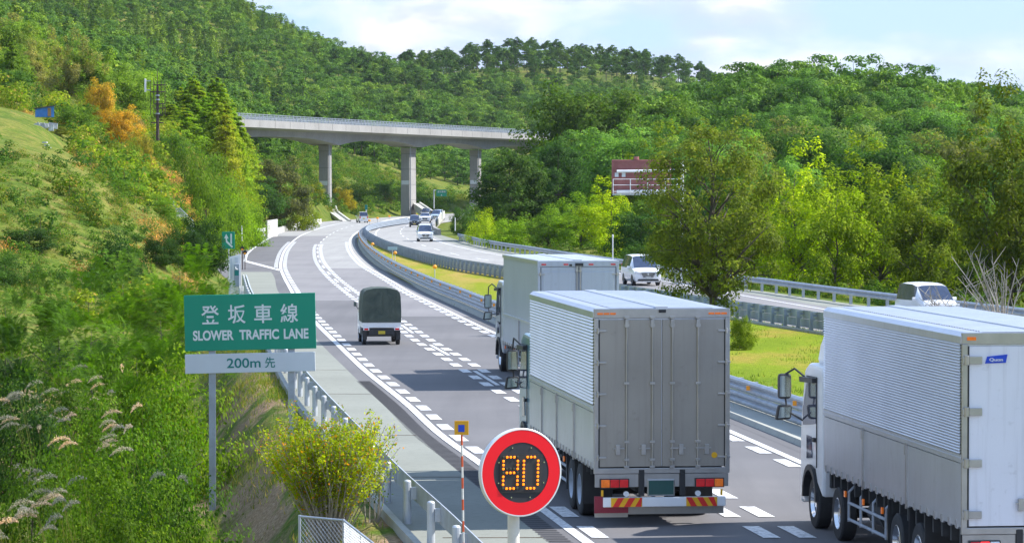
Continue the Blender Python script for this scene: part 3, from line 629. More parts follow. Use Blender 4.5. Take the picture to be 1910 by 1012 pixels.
left = [
 ('bush', 374, 400, 190, 92, (.035, .085, .018), 'dark round bush just left of the arrow sign'),
 ('bush', 345, 425, 182, 100, (.035, .085, .018), 'dark bush leaning against the round bush near the arrow sign'),
 ('bush', 292, 440, 176, 90, (.035, .085, .018), 'dark bush second left of the round bush near the arrow sign'),
 ('bush2', 215, 445, 165, 130, (.035, .085, .018), 'dark bush in the hollow at the foot of the dry mound'),
 ('bush', 55, 425, 168, 120, (.035, .085, .018), 'dark bush at the left edge at the foot of the dry mound'),
 ('bush2', 10, 470, 158, 120, DG, 'dark bush cut by the left edge of the picture'),
 ('feather', 335, 480, 140, 190, (0.123, 0.246, 0.016), 'feathery bright green bush above the road sign at its left'),
 ('feather', 392, 505, 150, 80, (0.094, 0.189, 0.014), 'feathery bush by the telephone box'),
 ('feather', 230, 500, 128, 190, (0.109, 0.217, 0.018), 'feathery green bush in the middle of the left thicket'),
 ('feather', 110, 510, 122, 210, (0.094, 0.196, 0.016), 'wide feathery bush at the left of the thicket'),
 ('feather', 10, 540, 112, 170, (0.080, 0.167, 0.016), 'feathery bush at the left edge of the thicket'),
 ('feather', 300, 560, 106, 190, (0.109, 0.225, 0.016), 'feathery bush directly left of the green road sign'),
 ('feather', 170, 580, 100, 220, (0.090, 0.196, 0.016), 'large feathery bush in front of the thicket'),
 ('feather', 40, 610, 92, 180, (.035, .085, .018), 'dark feathery bush low at the left edge'),
 ('feather', 255, 640, 92, 160, (0.087, 0.189, 0.015), 'feathery bush left of the sign, lower row'),
 ('bush2', 130, 690, 84, 150, (0.087, 0.174, 0.015), 'leafy bush above the pampas grass'),
 ('bush2', 20, 720, 78, 130, (.035, .085, .018), 'dark leafy bush beside the pampas grass at the left edge'),
 ('bush2', 255, 775, 74, 110, (0.094, 0.203, 0.014), 'leafy green bush left of the sign post'),
 ('bush2', 300, 705, 84, 60, (0.145, 0.246, 0.014), 'small bright bush against the left sign post'),
 ('bush2', 300, 880, 66, 80, (0.065, 0.145, 0.016), 'low dark bush near the foot of the left sign post'),
 ('bush2', 180, 840, 68, 130, (0.116, 0.217, 0.015), 'low leafy bush between the pampas grass tufts'),
 ('bush2', 60, 880, 63, 130, (0.072, 0.145, 0.014), 'low bush in the lower left corner'),
 ('bush2', 230, 930, 61, 110, (0.102, 0.189, 0.014), 'low bush at the lower edge left of the sign post'),
 ('bush', 140, 195, 250, 100, MG, 'green bush right of the blue shed'),
 ('round2', 188, 150, 262, 60, OR, 'orange autumn tree behind the green bush by the shed'),
 ('round2', 226, 200, 256, 62, (.56, .34, .04), 'second orange tree, lower and right of the first'),
 ('bush', 262, 250, 250, 60, (.30, .26, .04), 'yellow-orange bush below the orange trees'),
 ('bush', 105, 235, 240, 60, OL, 'olive bush below the blue shed'),
 ('bush2', 165, 260, 238, 90, OL, 'olive bush in the gap between lawn and orange trees'),
 ('bush2', 230, 268, 245, 80, MG, 'green bush under the orange trees'),
 ('bush2', 175, 300, 215, 90, (0.131, 0.246, 0.015), 'creeper mound beside the crest of the dry mound'),
 ('bush2', 240, 310, 212, 100, (0.116, 0.232, 0.015), 'creeper mound in the middle of the left slope'),
 ('bush2', 225, 360, 200, 110, (0.116, 0.239, 0.015), 'creeper mound lower on the left slope'),
 ('bush2', 285, 370, 205, 80, (0.116, 0.232, 0.015), 'creeper mound left of the mesh fence'),
 ('bush', 300, 410, 200, 60, (0.102, 0.203, 0.014), 'bush below the mesh fence'),
 ('bush2', 345, 268, 285, 80, (0.123, 0.217, 0.020), 'round olive bush right of the antenna pole foot'),
 ('bush2', 385, 320, 290, 80, MG, 'bright green bush on the slope above the arrow sign'),
 ('bush2', 430, 350, 305, 70, (.17, .30, .02), 'bright green bush right above the arrow sign'),
 ('bush2', 400, 385, 270, 70, (0.189, 0.319, 0.015), 'bright bush directly above the arrow sign'),
 ('bush2', 460, 385, 320, 60, (0.160, 0.290, 0.015), 'bright bush left of the concrete panels'),
 ('round', 522, 290, 425, 118, GY, 'grey-olive round tree at the bend left of the bridge pier'),
 ('round', 470, 285, 435, 110, DG, 'dark green tree left of the grey-olive round tree'),
 ('round2', 490, 335, 415, 90, DK, 'dark tree at the foot of the slope behind the concrete panels'),
 ('bush', 555, 350, 430, 60, (0.203, 0.275, 0.020), 'yellow-green bush between the grey-olive tree and the pier'),
 ('bush', 640, 350, 590, 40, (0.377, 0.319, 0.020), 'yellow bush just right of the left bridge pier'),
 ('bush', 590, 340, 560, 40, (0.290, 0.304, 0.020), 'yellowish bush just left of the left bridge pier'),
 ('bush', 715, 340, 660, 38, DG, 'dark round bush between the two bridge piers'),
 ('bush', 320, 250, 295, 70, DG, 'dark green bush at the foot of the antenna pole'),
 ('bush', 22, 130, 300, 90, DG, 'dark green bush above the dry bank at the left edge'),
]
for pr, x, yt, D, w_, c, lb in left: at('bush' if (pr.startswith('bush') or pr == 'feather') else 'broadleaf_tree', pr, x, yt, D, w_, c, lb, 'bush' if (pr.startswith('bush') or pr == 'feather') else 'tree')
at('bush', 'bush', 1379, 586, 118, 42, (0.145, 0.217, 0.014), 'small clipped round bush on the median grass beside the centre truck', 'bush', z=.03)
# larch stand above the slope
for i in range(32):
    x = 318 + (i * 37 % 140) + RNG.uniform(-6, 6); D = RNG.uniform(370, 450)
    yt = np.interp(x, [310, 360, 410, 440, 470], [150, 118, 128, 170, 235]) + (450 - D) * .9 + RNG.uniform(-8, 26)
    at('conifer', 'larch', x, yt, D, RNG.uniform(84, 118), (.27 + RNG.uniform(-.06, .06), .40 + RNG.uniform(-.05, .03), .03), 'bright green larch in the stand above the left slope', 'tree', 'larch stand left of the bridge')
# ------------------------------------------------------------------ woods: nearest trees one by one, the rest as masses
def scatter(x0, x1, y0, y1, sp, keep, lim=.185):
    out = []
    for i in range(int((y1 - y0) / sp)):
        for j in range(int((x1 - x0) / sp)):
            x = x0 + (j + RNG.uniform(.1, .9)) * sp; y = y0 + (i + RNG.uniform(.1, .9)) * sp
            if abs(x / y) < lim and keep(x, y): out.append((x, y))
    return out
def clear(x, y, m=10, mr=9):
    return x < float(XL([y])[0]) - m or x > float(XR([y])[0]) + mr
BR_A = (-44.1, 540.0); BR_D = (.2456, .9694)
def off_bridge(x, y, m=9): return abs((x - BR_A[0]) * BR_D[1] - (y - BR_A[1]) * BR_D[0]) > m
def spot_px(x, y): return CX + x / y * F
def keep_left(x, y): return x < 0 and y > 255 and clear(x, y, 12 if y < 400 else 14) and (spot_px(x, y) < (300 if y < 330 else 480) or y > 520) and off_bridge(x, y) and not (y < 330 and spot_px(x, y) > 250) and not (y > 545 and y < 800 and 560 < spot_px(x, y) < 900)
def keep_right(x, y): return x > 0 and clear(x, y, 10, 16)
near = [(x, y) for x, y in scatter(-170, 0, 330, 560, 7.0, keep_left)] + [(x, y) for x, y in scatter(0, 140, 285, 560, 7.0, keep_right)]
def hill_h(x, y): return ground(x, y)
zone = lambda x, y: .5 + .5 * math.sin(x / 31 + 1.7 * math.sin(y / 55)) * math.cos(y / 47 + x / 90)
RNG.shuffle(near); near = sorted(near, key=lambda p: p[1] + RNG.uniform(0, 90)); indiv, rest = near[:205], near[205:]
for x, y in indiv:
    right = x > 0; z_ = zone(x, y); r = RNG.uniform(0, 1); zb = hill_h(x, y) - .2
    if right:
        key = 'round2' if r < .45 else ('round' if r < .75 else ('maple2' if r < .9 else 'dark_conifer')); tint = [DG, DK, (.10, .22, .05), MG, (.19, .29, .08), (.17, .20, .06), (.15, .30, .06)][int(RNG.integers(0, 7))]
        h = RNG.uniform(6.5, 10.5); gp = 'mixed trees on the right hillside'; lb = 'tree in the mixed wood covering the right hillside'
    else:
        key = 'round2' if r < .4 else ('round' if r < .7 else ('larch' if r < .8 else 'maple2')); tint = [(.17, .28, .04), (.24, .31, .07), (.15, .26, .03), (.28, .28, .10), (.20, .33, .04)][int(RNG.integers(0, 5))]
        h = RNG.uniform(5, 8.5); gp = 'mixed trees on the left hillside'; lb = 'tree in the mixed wood covering the left hillside'
    H_ = PROTO[key][2]; s = h / H_; tree('conifer' if key in ('larch', 'dark_conifer') else 'broadleaf_tree', key, (x, y, zb), s * RNG.uniform(.85, 1.1), s, tint, lb, 'tree', gp)
# mass woods by geometry nodes
def protos(keys):
    return keys
def mass(name, pts, keys, smin, smax, label, parent_objs):
    V_ = np.array([(x, y, hill_h_a(x, y)) for x, y in pts]); 
    me = bpy.data.meshes.new(name); me.from_pydata(V_.tolist(), [], []); o = link(name, me); tag(o, label, name.replace('_', ' '), kind='stuff')
    ng = bpy.data.node_groups.new(name, 'GeometryNodeTree'); ng.interface.new_socket('Geometry', in_out='INPUT', socket_type='NodeSocketGeometry'); ng.interface.new_socket('Geometry', in_out='OUTPUT', socket_type='NodeSocketGeometry')
    L = ng.links; gi = ng.nodes.new('NodeGroupInput'); go = ng.nodes.new('NodeGroupOutput'); ip = ng.nodes.new('GeometryNodeInstanceOnPoints'); jn = ng.nodes.new('GeometryNodeJoinGeometry')
    for po in parent_objs:
        oi = ng.nodes.new('GeometryNodeObjectInfo'); oi.inputs['Object'].default_value = po; oi.inputs['As Instance'].default_value = True; L.new(oi.outputs['Geometry'], jn.inputs[0])
    L.new(gi.outputs[0], ip.inputs['Points']); L.new(jn.outputs[0], ip.inputs['Instance']); ip.inputs['Pick Instance'].default_value = True
    rv = ng.nodes.new('FunctionNodeRandomValue'); rv.data_type = 'FLOAT_VECTOR'; rv.inputs[0].default_value = (-.05, -.05, 0); rv.inputs[1].default_value = (.05, .05, 6.283); L.new(rv.outputs[0], ip.inputs['Rotation'])
    rs = ng.nodes.new('FunctionNodeRandomValue'); rs.data_type = 'FLOAT'; rs.inputs[2].default_value = smin; rs.inputs[3].default_value = smax; rs.inputs['Seed'].default_value = 5; L.new(rs.outputs[1], ip.inputs['Scale'])
    ri = ng.nodes.new('FunctionNodeRandomValue'); ri.data_type = 'INT'; ri.inputs[4].default_value = 0; ri.inputs[5].default_value = len(parent_objs) - 1; ri.inputs['Seed'].default_value = 9; L.new(ri.outputs[2], ip.inputs['Instance Index'])
    L.new(ip.outputs[0], go.inputs[0]); md = o.modifiers.new('wood', 'NODES'); md.node_group = ng; return o
_hc = {}
def hill_h_a(x, y): return _hc.get((x, y), 0) - .25
def fill(pts):
    if not pts: return
    a = np.array(pts); h = height(a[:, 0], a[:, 1]); 
    for p, q in zip(pts, h): _hc[p] = float(q)
far = scatter(-300, 300, 560, 900, 7.6, lambda x, y: clear(x, y, 16, 10) and off_bridge(x, y, 10) and not (548 < y < 760 and 540 < spot_px(x, y) < 905) and not (600 < y < 1000 and 440 < spot_px(x, y) < 640 and y > 780 and y < 900))
far += scatter(-340, 340, 900, 1420, 8.6, lambda x, y: True, .22)
far += rest; fill(far)
oakish, larchish, pinish = [], [], []
for x, y in far:
    s = zone(x * .8, y * .8) + RNG.normal(0, .16); pxx = spot_px(x, y)
    if y > 1230 and 740 < pxx < 1400 and RNG.uniform() < .85: pinish.append((x, y))
    elif s > .70 and y > 620: larchish.append((x, y))
    elif s < .12 and y > 700: pinish.append((x, y))
    else: oakish.append((x, y))
# single trees of the far ridge (they also serve as the pattern of the masses behind)
def one(key, pts, name, label, group, hs):
    out = []
    for (x, y) in pts:
        s = RNG.uniform(*hs); out.append(tree(name, key, (x, y, hill_h_a(x, y)), s, s, (1, 1, 1), label, 'tree', group))
    return out
ridge = [p for p in pinish if p[1] > 1290 and 745 < spot_px(*p) < 1370]; ridge = sorted(ridge, key=lambda p: -hill_h_a(*p) / p[1])[:26]; pinish = [p for p in pinish if p not in set(ridge)]
tp = one('F_pine', ridge, 'pine_tree', 'dark pine standing along the crest of the far middle ridge', 'pines along the far ridge', (.8, 1.2))
to = one('F_oak', oakish[-3:], 'broadleaf_tree', 'broadleaf tree among the woods of the far hill', 'single broadleaf trees of the far hill', (.8, 1)); to2 = one('F_oak2', oakish[-6:-3], 'broadleaf_tree', 'broadleaf tree among the woods of the far hill', 'single broadleaf trees of the far hill', (.8, 1))
tl = one('F_larch', larchish[-3:], 'conifer', 'larch among the woods of the far hill', 'single larches of the far hill', (.8, 1))
mass('broadleaf_wood', oakish[:-6], None, .68, 1.12, 'dense green broadleaf wood covering the far hills', [to[0], to2[0]])
mass('larch_wood', larchish[:-3], None, .65, 1.05, 'brighter green larch wood on the far hill', [tl[0]])
mass('pine_wood', pinish, None, .6, 1.1, 'dark pine wood on the crest and folds of the far hills', [tp[0]])
# ground cover: low shrubs and weeds nobody could count
gc = scatter(-90, 0, 54, 330, 1.25, lambda x, y: clear(x, y, 3.6 + .8 * math.sin(y * .6) if y < 150 else 2.4, 99) and RNG.uniform() < (.22 if y < 150 else .7), .24)
gc2 = scatter(0, 95, 60, 330, 2.2, lambda x, y: clear(x, y, 99, 2.2), .3)
gc3 = scatter(-95, 30, 330, 760, 3.4, lambda x, y: clear(x, y, 3.0, 3.0))
fill(gc); fill(gc2); fill(gc3)
lawn = lambda x, y: y > 196 and y < 250 and spot_px(x, y) < 140
gc = [p for p in gc if not lawn(*p)]
k = [p for i, p in enumerate(gc) if i % 3]; wv = [p for i, p in enumerate(gc) if i % 3 == 0]
p1 = tree('low_shrub', 'G_cover', (k[5][0], k[5][1], hill_h_a(*k[5])), 1, 1, (1, 1, 1), 'low green shrub growing in the left bank cover', 'shrub')
p2 = tree('weed_clump', 'G_weed', (wv[7][0], wv[7][1], hill_h_a(*wv[7])), 1, 1, (1, 1, 1), 'weed clump with dry yellow blades on the left bank', 'weeds')
scr = scatter(-60, 0, 150, 325, 2.7, lambda x, y: clear(x, y, 3.5, 99) and not lawn(x, y) and RNG.uniform() < (.85 if spot_px(x, y) > 120 else .2) * (.6 + .4 * math.sin(x / 4 + y / 11)), .24)
fill(scr)
dryf = lambda p: math.sin(p[0] / 3.1 + 1.3 * math.sin(p[1] / 9)) + .6 * math.sin(p[1] / 5.3 + p[0] * .2) + RNG.normal(0, .4) > .25 and p[1] > 150
dry = [p for p in k if dryf(p)]; k = [p for p in k if p not in set(dry)]
ps = tree('scrub', 'G_scrub', (scr[9][0], scr[9][1], hill_h_a(*scr[9])), 1.3, 1.3, (1, 1, 1), 'yellow-green leafy scrub on the left slope', 'shrub')
pd = tree('dry_grass_tuft', 'G_dry', (dry[9][0], dry[9][1], hill_h_a(*dry[9])), 1, 1, (1, 1, 1), 'tuft of dry straw-coloured grass on the left slope', 'grass')
mass('slope_scrub', scr, None, .9, 2.0, 'waist-high leafy scrub and creepers on the left slope', [ps, ps, p1])
mass('dry_cover', dry, None, .5, 1.25, 'dry straw and rust coloured grass in bands across the left slope', [pd])
mass('shrub_cover', k + gc2, None, .45, 1.0, 'low green shrubs covering the banks', [p1, p2]); mass('weed_cover', wv, None, .6, 1.3, 'weeds and dry grass covering the left bank', [p2])
mass('slope_cover', gc3, None, 1.2, 2.4, 'green and yellow scrub covering the slopes near the bridge', [p1, p2])
# grass blades on the verge and the foot of the bank
def blades(name, pts, h, w_, mat, label, n_per, zc=None):
    a = np.repeat(np.array(pts), n_per, 0); n = len(a); a = a + np.stack([RNG.normal(0, .22, n), RNG.normal(0, .22, n), np.zeros(n)], -1)
    z = height(a[:, 0], a[:, 1]) if zc is None else zc; a[:, 2] = z; an = RNG.uniform(0, 6.28, n); hh = h * RNG.uniform(.5, 1.3, n); d = np.stack([np.cos(an), np.sin(an), 0 * an], -1) * w_; le = np.stack([RNG.normal(0, .35, n), RNG.normal(0, .35, n), np.ones(n)], -1) * hh[:, None]
    V_ = np.stack([a - d, a + d, a + le * .98 + d * .1, a + le - d * .1], 1).reshape(-1, 3)
    o = link(name, npmesh(name, V_, n, [M[mat]])); return tag(o, label, 'grass', kind='stuff')
pts = []
for _ in range(5200):
    y = RNG.uniform(48, 150) ; x = float(RAIL_L([y])[0]) - .55 - RNG.uniform(0, 1) ** 1.2 * 5.5
    if math.sin(x * 2.1 + y * .5) + RNG.normal(0, .5) > -.1: pts.append((x, y, 0))
blades('verge_grass', pts, .13, .010, 'f_weed', 'short green grass on the bank beside the left guardrail', 9)
pts = []
for _ in range(7000):
    y = RNG.uniform(62, 175); a, b_ = float(RAIL_M1([y])[0]), float(RAIL_M2([y])[0]); f = RNG.uniform(0, 1); f = f ** 3 if RNG.uniform() < .3 else (1 - (1 - f) ** 3 if RNG.uniform() < .3 else f); x = a + .1 + (b_ - a - .2) * f
    if min(x - a, b_ - x) < .6 or math.sin(x * 1.1 + 2 * math.sin(y * .13)) + RNG.normal(0, .6) > .2: pts.append((x, y, .05))
blades('median_tufts', pts, .10, .012, 'f_weed', 'uneven grass tufts and weeds on the median', 7, .05)
# ------------------------------------------------------------------ wheels
def wheel(parent, x, y, r, w_, side, rimmat='chrome', holes=True, dual=False):
    """side: +1 outer face towards +x"""
    t = MB(); s = side; h = w_ / 2
    prof = [(-h, r * .60), (-h, r * .93), (-h * .8, r), (h * .8, r), (h, r * .93), (h, r * .60)]
    t.lathe([(a * s, b) for a, b in prof], 28)
    wo = t.build('wheel', M['rubber'], parent, auto=True); wo.location = (x, y, r)
    rm = MB(); rm.lathe([(s * h * .98, r * .60), (s * h * 1.02, r * .57), (s * h * .55, r * .50), (s * h * .35, r * .34), (s * h * .55, r * .30), (s * h * .7, r * .16), (s * h * .72, .001)], 24)
    if holes:
        for k in range(8):
            a = 2 * PI * k / 8; rm.cyl((s * h * .52, math.cos(a) * r * .26, math.sin(a) * r * .26), (s * h * .66, math.cos(a) * r * .26, math.sin(a) * r * .26), r * .035, n=6)
    rim = rm.build('rim', M[rimmat], wo, auto=True)
    return wo
def ribbed(mb, x, y0, y1, z0, z1, n, depth, side):
    vs = []; p = (z1 - z0) / n
    prof = []
    for i in range(n): prof += [(0, z0 + p * i), (depth, z0 + p * (i + .22)), (depth, z0 + p * (i + .38))]
    prof += [(0, z1)]
    for a, z in prof: vs += [(x + side * a, y0, z), (x + side * a, y1, z)]
    mb.add(vs, [(2 * i, 2 * i + 1, 2 * i + 3, 2 * i + 2) for i in range(len(prof) - 1)])
def truck(style, loc, rz, label):
    e = empty('box_truck', (loc[0], loc[1], 0), rz, label, 'truck', None)
    W = 2.46; h = W / 2; L = style['L']; zb, zt = style['zb'], style['zt']; wing = style['wing']; zm = style.get('zm', zb + .95)
    alu = M['alu'] if wing else M['greypanel']
    # box core, slightly inside the skins
    c = MB(); c.bb(-h + .03, h - .03, .06, L - .03, zb, zt - .03); c.build('cargo_box', alu, e, bevel=.01)
    if wing:
        for s, nm in ((-1, 'wing_side'), (1, 'wing_side')):
            m_ = MB(); ribbed(m_, s * (h - .012), .09, L - .05, zm + .12, zt - .16, style.get('ribs', 36), .026, s)
            o = m_.build(nm, M['alu_rib'], e, fix=False)
            m_ = MB(); m_.prism([(s * (h - .03), zt - .17), (s * (h + .012), zt - .17), (s * (h + .012), zt - .06), (s * (h - .06), zt), (s * (h - .3), zt), (s * (h - .3), zt - .03)], .04, L - .03, 'y'); m_.build('top_rail', M['alu'], e, bevel=.006)
            m_ = MB(); m_.bb(s * (h - .03), s * (h + .01), .04, L - .03, zm + .0, zm + .12); m_.bb(s * (h - .03), s * (h + .022), .04, L - .03, zm + .05, zm + .075); m_.build('middle_rail', M['alu'], e)
            # drop side with scalloped lower edge (low box floor over the wheels)
            poly = [(.06, zm - .015), (.06, zb - .02)]
            nb = 22
            for i in range(nb):
                y = .06 + (L - .12) * (i + .5) / nb; poly += [(y - .12, zb - .02), (y - .05, zb - .055), (y + .05, zb - .055), (y + .12, zb - .02)]
            poly += [(L - .06, zb - .02), (L - .06, zm - .015)]
            m_ = MB(); m_.prism(poly, s * (h - .028), s * (h + .004), 'x'); m_.build('drop_side', M['alu'], e)
            m_ = MB()
            for i in range(nb):
                y = .06 + (L - .12) * (i + .5) / nb; m_.bb(s * (h + .004), s * (h + .024), y - .02, y + .02, zb - .04, zb + .07)
            m_.build('side_latch', M['steel'], e)
            for y in style.get('posts', (L * .36, L * .66)):
                m_ = MB(); m_.bb(s * (h + .004), s * (h + .03), y - .03, y + .03, zb - .08, zm + .02); m_.bb(s * (h + .004), s * (h + .045), y - .05, y + .05, zm - .16, zm - .02); m_.build('side_post', M['steel'], e)
    else:
        for s in (-1, 1):
            m_ = MB(); m_.bb(s * (h - .03), s * (h + .006), .03, L - .03, zt - .10, zt); m_.bb(s * (h - .03), s * (h + .006), .03, L - .03, zm - .03, zm + .04); m_.bb(s * (h - .03), s * (h + .004), .03, L - .03, zb - .02, zb + .07); m_.build('side_rail', M['alu'], e)
            m_ = MB()
            for i in range(16): y = .3 + (L - .6) * i / 15; m_.bb(s * (h + .004), s * (h + .03), y - .02, y + .02, zb - .08, zb + .06)
            m_.build('side_latch', M['steel'], e)
            m_ = MB(); m_.bb(s * (h - .03), s * (h + .018), L * .52 - .02, L * .52 + .02, zb, zm); m_.build('side_post', M['steel'], e)
    # roof: cross ribs and the long hinge strip
    m_ = MB(); n = int(L / .16)
    xs = (-h + .3, h - .3) if wing else (-h + .04, h - .04)
    prof = []
    for i in range(n): y = .1 + (L - .2) * i / n; p = (L - .2) / n; prof += [(y, zt), (y + p * .4, zt), (y + p * .5, zt + .012), (y + p * .9, zt + .012)]
    m_.add([(x, y, z) for y, z in prof for x in xs], [(2 * i, 2 * i + 1, 2 * i + 3, 2 * i + 2) for i in range(len(prof) - 1)])
    m_.bb(-.11, .11, .06, L - .05, zt - .01, zt + .03); m_.build('roof', M['alu'] if wing else M['greypanel'], e)
    # rear frame
    fr = MB(); fm = M['steel'] if wing else M['greypanel']
    for s in (-1, 1): fr.bb(s * h, s * (h - .085), 0, .075, zb - .03, zt - .17)
    fr.bb(-h, h, 0, .075, zt - .17, zt - .005); fr.bb(-h, h, 0, .075, zb - .12, zb - .02); fr.build('rear_frame', fm, e, bevel=.008)
    dm = style['door']; di = MB()
    for s in (-1, 1):
        d = MB(); x0, x1 = s * .012, s * (h - .09)
        d.bb(x0, x1, .012, .07, zb - .0, zt - .20)
        if style['kind'] == 'dry':
            d.prism([(x0 + s * .08, zb + .16), (x1 - s * .07, zb + .16), (x1 - s * .07, zt - .33), (x0 + s * .08, zt - .33)], .012, -.012, 'y')
        do = d.build('rear_door', dm, e, bevel=.008)
        nh = style.get('hinges', 5)
        for i in range(nh):
            hg = MB()
            z = zb + .17 + (zt - .40 - zb - .17) * i / (nh - 1)
            if style['kind'] == 'white':
                hg.bb(s * (h - .10), s * (h - .29), -.035, .01, z - .055, z + .055); hg.cyl((s * (h - .06), -.03, z - .07), (s * (h - .06), -.03, z + .07), .035)
                hg.bb(s * (h), s * (h - .12), -.03, .0, z - .045, z + .045)
            else:
                hg.bb(s * (h + .005), s * (h - .22), -.03, .01, z - .018, z + .018); hg.cyl((s * (h - .07), -.03, z - .05), (s * (h - .07), -.03, z + .05), .022)
            hg.build('hinge', M['steel'], do, bevel=.006)
        rods = style['rods']
        for xr_ in rods:
            r_ = MB(); r_.cyl((s * xr_, -.03, zb - .03), (s * xr_, -.03, zt - .14), .017, n=8)
            for z in (zb + .0, zb + .13, zb + .45, (zb + zt) / 2 - .02 + .1, zt - .3, zt - .16): r_.bb(s * xr_ - .045, s * xr_ + .045, -.05, .01, z - .022, z + .022)
            r_.bb(s * xr_ - .03, s * xr_ + .03, -.055, .01, zt - .34, zt - .2)
            r_.build('lock_rod', M['steel'], do, bevel=.004)
            g_ = MB(); g_.bb(s * xr_ - .04 + s * .0, s * (xr_ + .24), -.05, -.02, zb + .32, zb + .345); g_.bb(s * (xr_ + .12), s * (xr_ + .20), -.06, .01, zb + .22, zb + .40)
            if style['kind'] != 'dry': g_.build('door_handle', M['steel'], do, bevel=.004)
        gk = MB(); gk.bb(s * (h - .085), s * (h - .105), -.002, .05, zb, zt - .2); gk.build('door_seal', M['black'], do)
    # upper lamps
    for s in (-1, 1):
        lm = MB()
        if style['kind'] == 'grey':
            for k in range(3): lm.bb(s * (h - .06 - k * .115), s * (h - .16 - k * .115), -.02, .01, zt - .11, zt - .075)
            lm.build('marker_lamp', M['lamp_orange'], e)
        elif style['kind'] == 'white':
            lm.bb(s * (h - .07), s * (h - .2), -.02, .01, zt - .115, zt - .065); lm.build('marker_lamp', M['lamp_orange'], e)
        else:
            for k in (.18, .85): l2 = MB(); l2.bb(s * (h - k + .07), s * (h - k - .07), -.015, .01, zt - .13, zt - .09); l2.build('marker_lamp', M['lamp_red'], e)
    if style['kind'] == 'dry':
        m_ = MB(); m_.bb(-.10, .14, -.05, .0, zt - .16, zt - .07); m_.bb(-.28, -.2, -.03, 0, zt - .16, zt - .1); m_.build('door_latch', M['black'], e)
    else:
        m_ = MB(); m_.bb(-.06, .06, -.05, 0, zt - .075, zt - .02); m_.build('rear_camera', M['black'], e); 
    # chassis, panel below the doors, lamps, bumper
    ch = MB()
    for s in (-1, 1): ch.bb(s * .38, s * .46, .15, L + 1.2, .62, .86)
    for y in np.arange(.4, L, .55): ch.bb(-1.15, 1.15, y - .04, y + .04, .86, zb - .03)
    ch.bb(-.5, .5, L * .42, L * .55, .5, .85); ch.cyl((-.9, L * .60, .68), (-.9, L * .70, .68), .2); ch.cyl((.85, L * .42, .62), (.85, L * .58, .62), .24)
    for y in style['axles']: ch.cyl((-.95, y, .47), (.95, y, .47), .09)
    ch.build('chassis', M['chassis'], e)
    pn = MB()
    for a, b_ in ((-h + .02, -.42), (-.32, .32), (.42, h - .02)): pn.bb(a, b_, .02, .05, zb - .36, zb - .125)
    pn.build('rear_skirt', M['steel'] if wing else M['white'], e, bevel=.005)
    pk = MB(); pk.bb(-.42, -.32, -.02, .06, zb - .52, zb - .05); pk.bb(.32, .42, -.02, .06, zb - .52, zb - .05); pk.build('dock_buffer', M['black'], e, bevel=.01)
    for s in (-1, 1):
        lb_ = MB(); lx0, lx1 = s * (h - .12), s * (h - .62)
        z0 = zb - .36; z1 = zb - .22
        if style['kind'] == 'white':
            lx0, lx1 = s * (h - .12), s * (h - .56)
        hs = MB(); hs.bb(lx0 + s * .015, lx1 - s * .015, -.035, .02, z0 - .015, z1 + .015); ho = hs.build('lamp_housing', M['black'], e, bevel=.01)
        w3 = (lx1 - lx0) / 3
        for k, mm in enumerate((('lamp_orange', 'lamp_red', 'lamp_red') if style['kind'] != 'white' else ('lamp_red', 'lamp_red_lit', 'lamp_white'))):
            q = MB(); q.bb(lx0 + w3 * k + s * -.006, lx0 + w3 * (k + 1) + s * .006, -.05, -.03, z0, z1); q.build('tail_lamp', M[mm], ho, bevel=.012)
        if style['kind'] == 'grey':
            q = MB(); q.cyl((s * (h - .58), -.03, z0 - .12), (s * (h - .58), .03, z0 - .12), .05, n=16); q.build('reverse_lamp', M['lamp_white'], e)
            q = MB(); q.bb(s * (h - .17), s * (h - .13), -.01, .01, z0 - .16, z0 - .05); q.build('chain_tag', M['haz_y'], e)
    # number plate
    if style.get('plate'):
        q = MB(); q.bb(-.27, .23, -.02, .02, zb - .52, zb - .22); q.build('plate_frame', M['steel'], e, bevel=.015); q = MB(); q.bb(-.245, .205, -.035, -.02, zb - .495, zb - .245); q.build('number_plate', M['plate_green'], e)
    # underrun bar with striped plates
    uz0, uz1 = style.get('bar', (.36, .53))
    q = MB(); q.bb(-h + .16, h - .08, -.06, .06, uz0, uz1); q.build('underrun_bar', M['white'], e, bevel=.012)
    for s in (-1, 1):
        q = MB(); x0 = s * (h - .24 if s > 0 else h - .30); x1 = x0 - s * .56; a, b_ = min(x0, x1), max(x0, x1)
        q.bb(a, b_, -.068, -.058, uz0 + .004, uz1 - .004); pl = q.build('hazard_plate', M['haz_y'], e)
        q = MB(); wd = (b_ - a) / 5.2; hh = uz1 - uz0 - .008
        for k in (0.25, 2.15, 4.0):
            xa = a + wd * k; sh = .10 * (1 if s < 0 else -1); t = lambda v: min(max(v, a), b_)
            if s > 0: xa += .06
            q.prism([(t(xa), uz0 + .004), (t(xa + wd), uz0 + .004), (t(xa + wd + sh), uz1 - .004), (t(xa + sh), uz1 - .004)], -.074, -.066, 'y')
        q.build('hazard_stripe', M['haz_r'], pl)
    if style['kind'] == 'grey':
        q = MB(); q.bb(-h + .01, -h + .16, -.02, .05, uz0 - .04, uz1 + .02); q.bb(-h + .01, -h + .62, .0, .03, .25, uz0 - .005); q.build('lower_flap', M['maroon'], e)
    q = MB(); q.bb(-h + .02, -h + .62, .05, .08, .17, .33); q.bb(-h + .62, h - .1, .05, .08, .22, .36); q.build('mudguard_board', M['alu_door'] if style['kind'] == 'grey' else M['black'], e)
